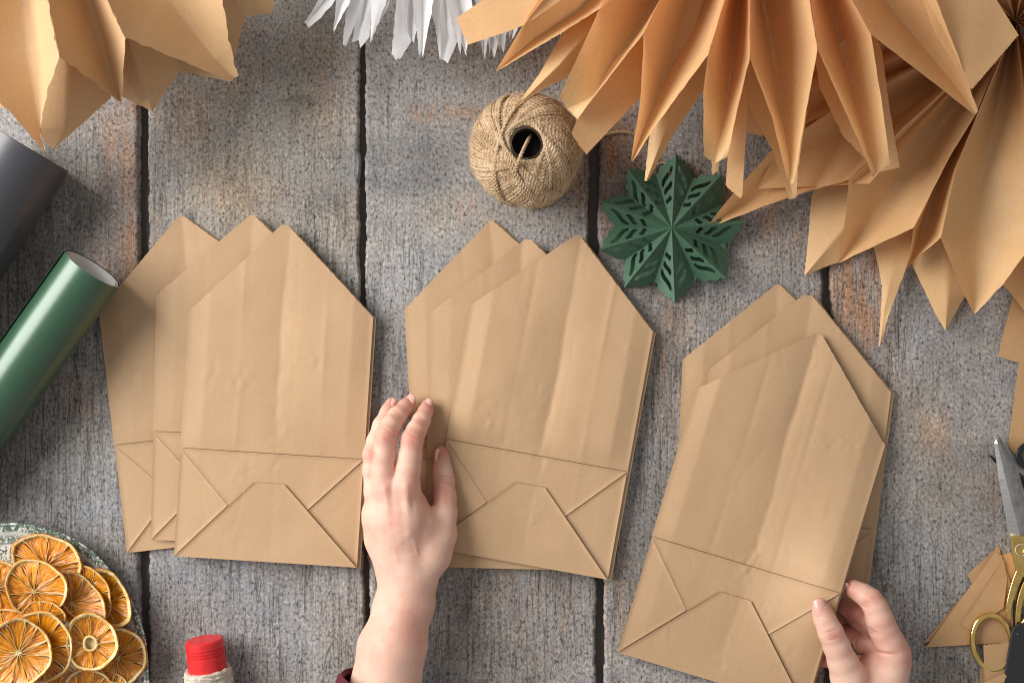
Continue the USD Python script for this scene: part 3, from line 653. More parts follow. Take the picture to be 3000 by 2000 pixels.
# strips of pinked bag tops at the right edge
off_mat = kraft('offcut_paper', (0.42, 0.24, 0.11), (0.55, 0.34, 0.17), rough=0.6, stripe=0.2)
t = thing('paper_strip', 'kraft paper strip with a pinked left edge at the right border under the star', 'paper strip', 'kraft paper strips at the right border', P(2980, 960))
part(t, 'strip', leaf([(2967, 867), (2923, 1043), (3000, 1068), (3120, 1100), (3160, 920)], [5, 4, 3, 3, 5], 95, saw=4, edges={0}), off_mat, 60)
t = thing('paper_strip', 'smooth kraft paper strip standing above the black scissors handle at the right border', 'paper strip', 'kraft paper strips at the right border', P(2990, 1200))
part(t, 'strip', leaf([(2984, 1064), (2953, 1305), (2973, 1333), (3060, 1275), (3090, 1080)], [2.5, 2, 2, 2, 2.5], 96, saw=4, edges={2}), off_mat, 60)

# --- the white star behind
sw = thing('paper_star', 'white paper star with narrow fringe-like points behind the large kraft star', 'paper star', 'folded paper stars', P(1290, -420, 0))
WC = np.array((1290, -520.0))


def wedge(tips, l, r, z0, z1, crease=0.5, seed=0, dz=8, saw=1.5, valley=True, zt=None):
    """One narrow white point: tip corners, then the two long sides inwards."""
    tl, tr = tips
    lp = [tl] + l; rp = [tr] + r
    inner = lambda a: tuple(np.array(a[-1], float) + (WC - np.array(a[-1], float)) * 0.45)
    lp.append(inner(lp)); rp.append(inner(rp))
    mp = [((1 - crease) * a[0] + crease * b[0], (1 - crease) * a[1] + crease * b[1]) for a, b in zip(resample(np.c_[lp, np.zeros(len(lp))], 5), resample(np.c_[rp, np.zeros(len(rp))], 5))]
    s = -1 if valley else 1
    return petal(line(lp, z0, z1), line(mp, *(np.linspace(z0, z1, 5) + s * np.r_[0.15, .7, 1, 1, 1] * dz)), line(rp, z0, z1), n=34, m=5, p=1.1, seed=seed, saw=saw, jag=.8, rag=.9)


W = [  # tips, left side, right side, height at the tip, height inwards
    ([(892, 66), (905, 82)], [(928, 11), (950, -30)], [(949, 43), (990, -10)], 46, 60),
    ([(1003, 132), (1014, 135)], [(1014, 36), (1026, 0)], [(1048, 54), (1065, -5)], 26, 46),
    ([(1030, 125), (1055, 143)], [(1046, 54), (1058, -10)], [(1083, 107), (1092, -10)], 32, 58),
    ([(976, 92), (978, 93)], [(985, 0), (1000, -60)], [(1021, 14), (1035, -20)], 60, 86),
    ([(1085, 123), (1087, 124)], [(1088, 0), (1100, -80)], [(1128, 18), (1140, -30)], 62, 90),
    ([(1105, 75), (1112, 68)], [(1120, 10), (1130, -30)], [(1140, 14), (1152, -30)], 34, 60),
    ([(1152, 170), (1163, 177)], [(1152, 100), (1165, -10)], [(1175, 100), (1190, -10)], 24, 50),
    ([(1145, 159), (1172, 175)], [(1153, 107), (1162, -8)], [(1206, 121), (1190, -10)], 36, 62),
    ([(1206, 121), (1212, 126)], [(1184, 86), (1185, -5)], [(1226, 70), (1222, -5)], 44, 70),
    ([(1228, 170), (1237, 171)], [(1221, 93), (1208, -4)], [(1247, 125), (1271, -5)], 58, 92),
    ([(1288, 174), (1292, 176)], [(1276, 80), (1265, 36), (1270, -20)], [(1300, 110), (1290, -20)], 26, 52),
    ([(1293, 172), (1312, 186)], [(1291, 107), (1287, -10)], [(1342, 118), (1320, -10)], 38, 64),
    ([(1349, 163), (1365, 164)], [(1338, 121), (1306, -5)], [(1369, 132), (1385, 21), (1375, -30)], 60, 92),
    ([(1416, 168), (1420, 173)], [(1408, 121), (1396, 20)], [(1430, 110), (1420, 20)], 28, 50),
    ([(1435, 161), (1449, 171)], [(1430, 114), (1420, 10)], [(1462, 112), (1450, 10)], 30, 54),
    ([(1466, 150), (1476, 155)], [(1453, 110), (1440, 10)], [(1484, 100), (1470, 10)], 40, 62),
    ([(1494, 112), (1499, 118)], [(1488, 80), (1470, 0)], [(1517, 85), (1500, 0)], 44, 66),
    ([(1557, 131), (1575, 144)], [(1555, 115), (1530, 20)], [(1578, 112), (1560, 20)], 26, 50),
    ([(1637, 98), (1642, 105)], [(1622, 80), (1590, 20)], [(1657, 66), (1625, 10)], 30, 52),
    ([(812, 6), (826, -2)], [(830, -30), (860, -80)], [(850, -20), (880, -70)], 40, 60),
]
for k, (tp, l, r_, z0, z1) in enumerate(W):
    part(sw, 'folded_point', wedge(tp, l, r_, z0, z1, seed=101 + k, dz=4.5 if k % 2 == 0 else 3.2, saw=0 if k in (3, 4) else 2.0, crease=(0.45, 0.55, 0.4)[k % 3], valley=k % 3 != 1), white_mat, 50)
# ------------------------------------------------------------------ rolls of vinyl
def roll(label, A, B, ra, wall, outer_mat, inner_mat, layers, sheen_seam):
    """A rolled sheet from the open end A to the far end B (scene points of the axis), radius ra in metres."""
    t = thing('vinyl_roll', label, 'vinyl roll', 'vinyl rolls at the left edge', (A[0], A[1], 0))
    ax = (B - A) / np.linalg.norm(B - A)
    x = np.cross(ax, [0, 0, 1.0]); x /= np.linalg.norm(x)
    y = np.cross(x, ax)
    n = 96
    L = np.linalg.norm(B - A)

    def shell(r0, r1, a0, a1, s0, s1, nm=n):
        # a sheet wound from angle a0 to a1 with the radius running r0..r1, thickness `wall`
        th = np.linspace(a0, a1, nm); rr = np.linspace(r0, r1, nm)
        ring = lambda r, s: A + ax * s + (np.cos(th)[:, None] * x + np.sin(th)[:, None] * y) * r[:, None]
        S = [s0, s0 + 0.0006, s1]
        out = [ring(rr - (0.0002 if i == 0 else 0), s) for i, s in enumerate(S)]
        inn = [ring(rr - wall, s) for s in (s0, s1)]
        return out, inn

    out, inn = shell(ra - .0012, ra, 0.35, 0.35 + 2 * np.pi + 0.12, 0, L, n)
    def grid(rings):
        v = np.vstack(rings); k = len(rings[0]); f = []
        for i in range(len(rings) - 1):
            a = np.arange(k - 1) + i * k
            f += [np.stack([a, a + 1, a + 1 + k], 1), np.stack([a, a + 1 + k, a + k], 1)]
        return fix(v, np.vstack(f))
    part(t, 'outer_sheet', grid(out), outer_mat, True)
    part(t, 'cut_end', grid([inn[0], out[0]]), inner_mat, True)
    # the white backing spirals inwards
    inner = []
    for k in range(layers):
        r0 = ra - 0.0016 - 0.0011 * k
        o, i = shell(r0 - .0009, r0, 0.35 + k * 0.7, 0.35 + k * .7 + 2 * np.pi, 0.0006 + 0.0004 * k, L, n)
        inner += [grid(i), grid([i[0], o[1]])]
    part(t, 'backing_sheet', cat_m(inner), inner_mat, True)
    # a loose inner end of the sheet closing most of the opening when seen from the side
    return t


green_vinyl = mat('green_vinyl', {
    'g': ('geometry', {}), 'n': ('noise_texture', {'scale': 1500.0, 'detail': 2.0}), 'nr': ('rgb_ramp', {'ramp': [(0.3, (0.026, 0.075, 0.04)), (0.7, (0.042, 0.115, 0.062))]}),
    'n2': ('noise_texture', {'scale': 45.0, 'detail': 2.0}), 'bump': ('bump', {'strength': 0.12, 'distance': 0.001}), 'p': ('principled_bsdf', {'roughness': 0.34, 'metallic': 0.15, 'coat_weight': 0.55, 'coat_roughness': 0.24})},
    [('g.position', 'n.vector'), ('n.fac', 'nr.fac'), ('nr.color', 'p.base_color'), ('g.position', 'n2.vector'), ('n2.fac', 'bump.height'), ('bump.normal', 'p.normal')])
grey_vinyl = mat('grey_vinyl', {
    'g': ('geometry', {}), 'n': ('noise_texture', {'scale': 1500.0, 'detail': 2.0}), 'nr': ('rgb_ramp', {'ramp': [(0.3, (0.055, 0.055, 0.064)), (0.7, (0.085, 0.085, 0.098))]}),
    'p': ('principled_bsdf', {'roughness': 0.42, 'metallic': 0.25, 'coat_weight': 0.35, 'coat_roughness': 0.3})},
    [('g.position', 'n.vector'), ('n.fac', 'nr.fac'), ('nr.color', 'p.base_color')])
backing = plain('backing_paper', (0.74, 0.73, 0.71), 0.55)
pink_backing = plain('backing_paper_warm', (0.62, 0.52, 0.47), 0.55)

A = P(272, 786, 46); B = P(-230, 1490, 29)
roll('glossy green vinyl roll with a white lining, its end over the left bag stack', A, B, 0.0272, 0.0005, green_vinyl, backing, 3, True)
A = P(82, 432, 41); B = P(-330, 1085, 55)
roll('dark grey vinyl roll at the left edge below the torn paper star', A, B, 0.0385, 0.0005, grey_vinyl, pink_backing, 3, True)

# ------------------------------------------------------------------ ball of jute twine
jute = mat('jute', {
    'g': ('geometry', {}), 'n': ('noise_texture', {'scale': 260.0, 'detail': 3.0, 'roughness': 0.7}), 'n2': ('noise_texture', {'scale': 40.0, 'detail': 2.0}),
    'a': ('math', {'math_type': 'multiply_add', 'value2': 0.7}), 'b': ('math', {'math_type': 'multiply_add', 'value2': 0.45, 'value3': -0.08}),
    'r': ('rgb_ramp', {'ramp': [(0.30, (0.25, 0.155, 0.08)), (0.48, (0.50, 0.355, 0.215)), (0.72, (0.68, 0.53, 0.36))]}),
    'p': ('principled_bsdf', {'roughness': 0.8, 'specular_ior_level': 0.2})},
    [('g.position', 'n.vector'), ('g.position', 'n2.vector'), ('n.fac', 'a.value1'), ('n2.fac', 'b.value1'), ('b.value', 'a.value3'), ('a.value', 'r.fac'), ('r.color', 'p.base_color')])
jute_dark = plain('jute_inside', (0.05, 0.032, 0.02), 0.95)  # jute darkened in colour to give the shade inside the ball
jute_fuzz = plain('jute_fibre', (0.55, 0.41, 0.25), 0.7)
ball_c = P(1541, 440, 44)
RB = 0.0458
tw = thing('twine_ball', 'ball of jute twine with a dark hole in its middle', 'twine ball', None, (ball_c[0], ball_c[1], 0))


def two_ply(path, r=0.00088, pitch=0.0062, sides=5, phase=0.0):
    p = np.asarray(path, float)
    t = np.gradient(p, axis=0); t /= np.linalg.norm(t, axis=1, keepdims=True) + 1e-12
    ref = np.where(np.abs(t[:, 2:]) < 0.9, [[0, 0, 1.0]], [[1.0, 0, 0]])
    a = np.cross(t, ref); a /= np.linalg.norm(a, axis=1, keepdims=True)
    b = np.cross(t, a)
    s = np.r_[0, np.cumsum(np.linalg.norm(np.diff(p, axis=0), axis=1))]
    w = 2 * np.pi * s / pitch + phase
    o = (np.cos(w)[:, None] * a + np.sin(w)[:, None] * b) * r * 0.85
    return [tube(p + o, r, sides, False), tube(p - o, r, sides, False)]


strands, fuzz_pts = [], []
rb = np.random.default_rng(21)
k = 0
groups = []
psi = 0.0
while psi < 360:
    n = rb.integers(7, 12)
    groups.append((psi, n)); psi += n * 4.2
for gi, (p0, n) in enumerate(groups):
    alpha = math.radians(68 + rb.uniform(-1.5, 1.5))
    for j in range(n):
        ps = math.radians(p0 + j * 4.2 + rb.normal(0, .55))
        nrm = np.array([math.sin(alpha) * math.cos(ps), math.sin(alpha) * math.sin(ps), math.cos(alpha)])
        e1 = np.cross(nrm, [0, 0, 1.0]); e1 /= np.linalg.norm(e1); e2 = np.cross(nrm, e1)
        th = np.linspace(0, 2 * np.pi, 150)
        d = np.cos(th)[:, None] * e1 + np.sin(th)[:, None] * e2
        pol = np.arccos(np.clip(abs(d[:, 2]), 0, 1))
        rise = np.gradient(d[:, 2]); rise = rise / np.abs(rise).max()
        rad = RB - 0.0016 + 0.0011 * np.tanh(rise * 2.2) + 0.0006 * (gi % 3) + 0.0005 * math.sin(j * 1.1) - 0.0075 * np.exp(-(pol / 0.42) ** 2) + 0.0006 * np.sin(3 * th + ps * 5)
        path = ball_c + d * rad[:, None] * [1, 1, 0.94]
        strands += two_ply(path, phase=rb.uniform(0, 6), r=0.00118)
# a few strands crossing over the others on the side towards the camera
for ps, al in ((16, 66), (19, 66), (22, 67), (338, 62), (342, 62), (32, 68), (35, 68.5), (38, 69), (41, 69)):
    ps, al = math.radians(ps), math.radians(al)
    nrm = np.array([math.sin(al) * math.cos(ps), math.sin(al) * math.sin(ps), math.cos(al)])
    e1 = np.cross(nrm, [0, 0, 1.0]); e1 /= np.linalg.norm(e1); e2 = np.cross(nrm, e1)
    th = np.linspace(0, 2 * np.pi, 150)
    d = np.cos(th)[:, None] * e1 + np.sin(th)[:, None] * e2
    pol = np.arccos(np.clip(abs(d[:, 2]), 0, 1))
    rad = RB + 0.0017 - 0.0055 * np.exp(-(pol / 0.42) ** 2)
    strands += two_ply(ball_c + d * rad[:, None] * [1, 1, 0.94], phase=rb.uniform(0, 6), r=0.00095)
part(tw, 'wound_twine', cat_m(strands), jute, True)
# the inside: a thick ring with a hole
prof = []
for th in np.linspace(-1.28, 1.28, 40):
    prof.append((0.0415 * math.cos(th), 0.0395 * math.sin(th)))
prof = [(0.0122, -0.036)] + prof + [(0.0122, 0.0345)]
core = trimesh.creation.revolve(np.array(prof + [prof[0]]), sections=48)
core.apply_translation(ball_c)
part(tw, 'core', core, jute_dark, 40)
hole_floor = trimesh.creation.cylinder(0.0142, 0.004, sections=40); hole_floor.apply_translation(ball_c + [0, 0, 0.016])  # black disc put in for the shade deep in the hole
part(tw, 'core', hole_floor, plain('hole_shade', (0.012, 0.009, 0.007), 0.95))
# the loose end hanging out of the hole, down the front and away under the stars
tail = spline([(1557, 395, 62), (1545, 415, 80), (1533, 440, 88), (1520, 470, 88), (1509, 510, 78), (1507, 556, 48), (1516, 590, 14), (1543, 606, 2), (1592, 604, 1.5), (1640, 575, 1.5), (1676, 520, 1.5), (1700, 450, 1.5), (1735, 410, 1.5), (1790, 390, 1.5), (1855, 392, 1.5), (1895, 425, 1.5), (1925, 470, 1.5)], 420)
part(tw, 'loose_end', cat_m(two_ply(PA(tail), r=0.00092)), jute, True)
# stray fibres
cv_pts, cv_n = [], []
for i in range(1500):
    z = rb.uniform(-0.15, 1); a = rb.uniform(0, 2 * np.pi)
    d = np.array([math.sqrt(1 - z * z) * math.cos(a), math.sqrt(1 - z * z) * math.sin(a), z])
    pol = math.acos(abs(z))
    if pol < .5:
        continue
    p = ball_c + d * (RB + 0.0008 - 0.0075 * math.exp(-(pol / .42) ** 2)) * [1, 1, .94]
    tng = np.cross(d, rb.normal(size=3)); tng /= np.linalg.norm(tng)
    L = rb.uniform(.003, .011)
    h = rb.uniform(.0004, .0028)
    cur = rb.normal(0, .002, 3)
    for s in np.linspace(0, 1, 5):
        cv_pts.append(p + tng * L * s + d * h * (math.sin(s * 2.6)) + cur * s * s)
    cv_n.append(5)
pth = tw.path + '/stray_fibres'
bc = UsdGeom.BasisCurves.Define(stage, pth)
bc.CreateTypeAttr('cubic'); bc.CreateBasisAttr('catmullRom')
bc.CreatePointsAttr(Vt.Vec3fArray.FromNumpy((np.array(cv_pts) - tw.base).astype(np.float32)))
bc.CreateCurveVertexCountsAttr(Vt.IntArray(cv_n))
bc.CreateWidthsAttr(Vt.FloatArray([0.00016])); bc.SetWidthsInterpolation('constant')
UsdShade.MaterialBindingAPI.Apply(bc.GetPrim()).Bind(jute_fuzz)
setd(bc.GetPrim(), kind='stuff')

# ------------------------------------------------------------------ green folded paper ornament
green_card = mat('green_card', {
    'g': ('geometry', {}), 'n': ('noise_texture', {'scale': 700.0, 'detail': 3.0}), 'r': ('rgb_ramp', {'ramp': [(0.3, (0.034, 0.088, 0.052)), (0.7, (0.06, 0.138, 0.083))]}),
    'bump': ('bump', {'strength': 0.15, 'distance': 0.0005}), 'p': ('principled_bsdf', {'roughness': 0.55})},
    [('g.position', 'n.vector'), ('n.fac', 'r.fac'), ('r.color', 'p.base_color'), ('n.fac', 'bump.height'), ('bump.normal', 'p.normal')])
card_edge = plain('card_cut_edge', (0.62, 0.66, 0.60), 0.7)
OC = (1968, 668)
orn = thing('paper_ornament', 'dark green folded paper rosette with nine leaf petals and leaf-vein cutouts', 'ornament', None, P(*OC))
tips = [(1981, 449), (1837, 491), (1758, 589), (1754, 733), (1828, 844), (1977, 889), (2130, 816), (2181, 651), (2115, 511)]
TAN20 = math.tan(math.radians(19.6))


def leaf_outline(sgn, k, tn=TAN20):
    r = np.random.default_rng(200 + k)
    pts = [(0, 0), (224, 0), (215, 7), (208, 9), (206, 16), (204, 24), (197, 29), (188, 30), (186, 38), (182, 46), (173, 49), (163, 47), (160, 54), (152, 58), (143, 55), (137, 50), (130, 53), (122, 48), (112, 112 * TAN20)]
    p = np.array(pts, float)
    p[:, 1] *= tn / TAN20
    return p


def wavy(c, w):
    c = spline(np.array(c, float), 40)
    s = np.linspace(0, 1, 40)
    t = np.gradient(c, axis=0); t /= np.linalg.norm(t, axis=1, keepdims=True)
    nn = np.stack([-t[:, 1], t[:, 0]], 1)
    c2 = c + nn * (2.2 * np.sin(s * 6.6 - .4))[:, None]
    ww = w * (0.45 + 0.55 * np.sin(np.pi * s) ** .8) / 2
    return Polygon(np.vstack([c2 + nn * ww[:, None], (c2 - nn * ww[:, None])[::-1]])).buffer(0.6)


holes = [wavy([(184, 9), (168, 17), (148, 26), (122, 34)], 11), wavy([(138, 9), (119, 18), (99, 25)], 11), wavy([(95, 9), (81, 15), (72, 18)], 11)]
for k, (tx, ty) in enumerate(tips):
    v = np.array([tx - OC[0], ty - OC[1]], float)
    Lt = np.linalg.norm(v); u = v / Lt; sc = Lt / 224.0
    tops, edges_, lows = [], [], []
    angs = np.array([math.atan2(y - OC[1], x - OC[0]) for x, y in tips])
    for sgn in (-1, 1):
        gap = np.sort(((angs - angs[k]) * sgn) % (2 * np.pi))[1]
        tn = math.tan(gap / 2 * .985)
        w = np.array([-u[1], u[0]]) * sgn
        pg = Polygon(leaf_outline(sgn, k, tn))
        for h in holes:
            pg = pg.difference(h)
        pg = pg if pg.geom_type == 'Polygon' else max(pg.geoms, key=lambda q: q.area)
        pg = pg.simplify(0.3)
        v2, f2 = trimesh.creation.triangulate_polygon(pg, engine='earcut')
        zf = lambda q, dz=0: 26 - 0.27 * q[:, 1] * sc + 2.0 * (q[:, 0] < 40) * (1 - q[:, 0] / 40) * 0 + dz
        place = lambda q, dz: PA(np.c_[np.array(OC) + (q[:, :1] * u + q[:, 1:] * w) * sc, zf(q, dz)])
        tops += [fix(place(v2, 0), f2), fix(place(v2, -0.8), f2[:, ::-1])]
        for ringc in [pg.exterior] + list(pg.interiors):
            q = np.array(ringc.coords)
            m = len(q) - 1
            a = place(q[:-1], 0.0); b = place(q[:-1], -0.8)
            i = np.arange(m); j = (i + 1) % m
            edges_.append(fix(np.vstack([a, b]), np.vstack([np.stack([i, j, j + m], 1), np.stack([i, j + m, i + m], 1)])))
        # the lower half mirrors the upper one
        lp = Polygon(leaf_outline(sgn, k, tn)).simplify(0.3)
        v3, f3 = trimesh.creation.triangulate_polygon(lp, engine='earcut')
        lows.append(fix(PA(np.c_[np.array(OC) + (v3[:, :1] * u + v3[:, 1:] * w) * sc * 1.0, 1.5 + 0.14 * v3[:, 1] * sc]), f3))
    pt = part(orn, 'petal', cat_m(tops), green_card)
    part(pt, 'cut_edge', cat_m(edges_), card_edge)
    part(orn, 'under_petal', cat_m(lows), green_card)
loop = spline([(1945, 560, 12), (1920, 530, 8), (1912, 505, 5), (1922, 485, 3), (1945, 478, 3), (1958, 492, 5), (1956, 530, 10)], 90)
part(orn, 'hanging_loop', cat_m(two_ply(PA(loop), r=0.0006)), jute, True)

# ------------------------------------------------------------------ plate of dried orange slices
PC = np.array((40.0, 1985.0)); RXY = (398.0, 452.0)
plate = thing('plate', 'oval white plate with a green transfer-printed border', 'plate', None, P(*PC))
plate_mat = mat('plate_glaze', {
    'r': ('attribute', {'attribute': 'rad'}), 'g': ('geometry', {}),
    'n1': ('noise_texture', {'scale': 240.0, 'detail': 4.0, 'roughness': 0.7, 'distortion': 1.2}),
    'n2': ('noise_texture', {'scale': 95.0, 'detail': 2.0, 'roughness': 0.5, 'distortion': 2.2}),
    'd1': ('rgb_ramp', {'ramp': [(0.50, (1, 1, 1)), (0.58, (0, 0, 0))]}),
    'd2': ('math', {'math_type': 'subtract', 'value2': 0.5}), 'd2a': ('math', {'math_type': 'absolute'}), 'd2b': ('rgb_ramp', {'ramp': [(0.0, (1, 1, 1)), (0.04, (1, 1, 1)), (0.06, (0, 0, 0))]}),
    'band': ('rgb_ramp', {'ramp': [(0.0, (0, 0, 0)), (0.855, (0, 0, 0)), (0.87, (0.75, 0.75, 0.75)), (0.9, (1, 1, 1)), (0.935, (.25, .25, .25)), (0.95, (1, 1, 1)), (1.0, (1, 1, 1))]}),
    'band2': ('rgb_ramp', {'ramp': [(0.0, (0, 0, 0)), (0.70, (0, 0, 0)), (0.73, (0.8, 0.8, 0.8)), (0.84, (1, 1, 1)), (0.87, (0, 0, 0))]}),
    'lines': ('rgb_ramp', {'ramp': [(0.0, (0, 0, 0)), (0.862, (0, 0, 0)), (0.866, (.8, .8, .8)), (0.872, (.8, .8, .8)), (0.876, (0, 0, 0)), (0.972, (0, 0, 0)), (0.976, (.7, .7, .7)), (0.984, (.7, .7, .7)), (0.988, (0, 0, 0))]}),
    'm1': ('math', {'math_type': 'multiply'}), 'm2': ('math', {'math_type': 'multiply'}), 'm3': ('math', {'math_type': 'maximum'}), 'm4': ('math', {'math_type': 'maximum'}), 'm5': ('math', {'math_type': 'multiply', 'value2': 0.93}),
    'c': ('mix', {'color1': (0.74, 0.735, 0.70), 'color2': (0.02, 0.075, 0.035)}),
    'p': ('principled_bsdf', {'roughness': 0.16, 'coat_weight': 0.3})},
    [('g.position', 'n1.vector'), ('g.position', 'n2.vector'), ('n1.fac', 'd1.fac'), ('n2.fac', 'd2.value1'), ('d2.value', 'd2a.value1'), ('d2a.value', 'd2b.fac'),
     ('r.fac', 'band.fac'), ('r.fac', 'band2.fac'), ('r.fac', 'lines.fac'), ('d1.color', 'm1.value1'), ('band.color', 'm1.value2'), ('d2b.color', 'm2.value1'), ('band2.color', 'm2.value2'),
     ('m1.value', 'm3.value1'), ('m2.value', 'm3.value2'), ('m3.value', 'm4.value1'), ('lines.color', 'm4.value2'), ('m4.value', 'm5.value1'), ('m5.value', 'c.fac'), ('c.color', 'p.base_color')])
fr = np.r_[np.linspace(0, .66, 12), np.linspace(.68, 1.0, 26)]
fz = np.interp(fr, [0, .62, .70, .76, .9, .97, 1.0], [3.0, 3.0, 5.5, 9.0, 14.5, 17.5, 17.0])
na = 240
an = np.arange(na) * 2 * np.pi / na
lobe = 1 + 0.012 * np.abs(np.sin(an * 5 + .3)) - 0.006
ringpts, rads = [], []
for f_, z_ in list(zip(fr, fz)) + [(1.0, 15.5), (.9, 12.0), (.72, 4.0), (.66, 0.5), (0.0, 0.5)]:
    lw = 1 + (lobe - 1) * max(0, (f_ - .6) / .4)
    ringpts.append(np.c_[PC[0] + RXY[0] * f_ * lw * np.cos(an), PC[1] + RXY[1] * f_ * lw * np.sin(an), np.full(na, z_)])
    rads.append(np.full(na, f_))
v = PA(np.vstack(ringpts)); nr = len(ringpts)
i, j = np.meshgrid(np.arange(nr - 1), np.arange(na), indexing='ij')
qd = np.stack([i * na + j, i * na + (j + 1) % na, (i + 1) * na + (j + 1) % na, (i + 1) * na + j], -1).reshape(-1, 4)
part(plate, 'dish', fix(v, np.vstack([qd[:, [0, 2, 1]], qd[:, [0, 3, 2]]])), plate_mat, True, attrs={'rad': np.concatenate(rads)})

flesh = mat('dried_orange_flesh', {
    'r': ('attribute', {'attribute': 'ray'}), 'a': ('attribute', {'attribute': 'edge'}), 'g': ('geometry', {}), 'o': ('object_info', {}),
    'n': ('noise_texture', {'scale': 170.0, 'detail': 4.0, 'roughness': 0.65, 'distortion': .6}),
    'k': ('math', {'math_type': 'multiply_add', 'value2': 0.55}), 'k2': ('math', {'math_type': 'multiply', 'value2': 0.5}),
    'c': ('rgb_ramp', {'ramp': [(0.28, (0.25, 0.055, 0.002)), (0.48, (0.60, 0.18, 0.004)), (0.72, (0.76, 0.28, 0.01)), (0.97, (0.80, 0.42, 0.05))]}),
    'bump': ('bump', {'strength': 0.6, 'distance': 0.0016}),
    'p': ('principled_bsdf', {'roughness': 0.30, 'specular_ior_level': 0.45, 'subsurface_weight': 0.35, 'subsurface_radius': (1.0, 0.4, 0.1), 'subsurface_scale': 0.002, 'coat_weight': 0.25, 'coat_roughness': .2})},
    [('g.position', 'n.vector'), ('r.fac', 'k2.value1'), ('n.fac', 'k.value1'), ('k2.value', 'k.value3'), ('k.value', 'c.fac'), ('c.color', 'p.base_color'), ('k.value', 'bump.height'), ('bump.normal', 'p.normal')])
pith = mat('dried_orange_pith', {
    'g': ('geometry', {}), 'v': ('voronoi_texture', {'scale': 900.0}), 'n': ('noise_texture', {'scale': 120.0, 'detail': 3.0}),
    'c': ('rgb_ramp', {'ramp': [(0.3, (0.62, 0.36, 0.09)), (0.5, (0.76, 0.56, 0.23)), (0.7, (0.82, 0.69, 0.42))]}),
    'bump': ('bump', {'strength': 0.5, 'distance': 0.0008}), 'p': ('principled_bsdf', {'roughness': 0.7, 'subsurface_weight': 0.15, 'subsurface_scale': 0.002})},
    [('g.position', 'v.vector'), ('g.position', 'n.vector'), ('n.fac', 'c.fac'), ('c.color', 'p.base_color'), ('v.distance', 'bump.height'), ('bump.normal', 'p.normal')])
rind = mat('dried_orange_peel', {
    'g': ('geometry', {}), 'v': ('voronoi_texture', {'scale': 1000.0}), 'n': ('noise_texture', {'scale': 90.0, 'detail': 3.0}),
    'c': ('rgb_ramp', {'ramp': [(0.3, (0.45, 0.13, 0.015)), (0.55, (0.68, 0.25, 0.035)), (0.75, (0.74, 0.36, 0.08))]}),
    'bump': ('bump', {'strength': 0.6, 'distance': 0.0008}), 'p': ('principled_bsdf', {'roughness': 0.42})},
    [('g.position', 'v.vector'), ('g.position', 'n.vector'), ('n.fac', 'c.fac'), ('c.color', 'p.base_color'), ('v.distance', 'bump.height'), ('bump.normal', 'p.normal')])


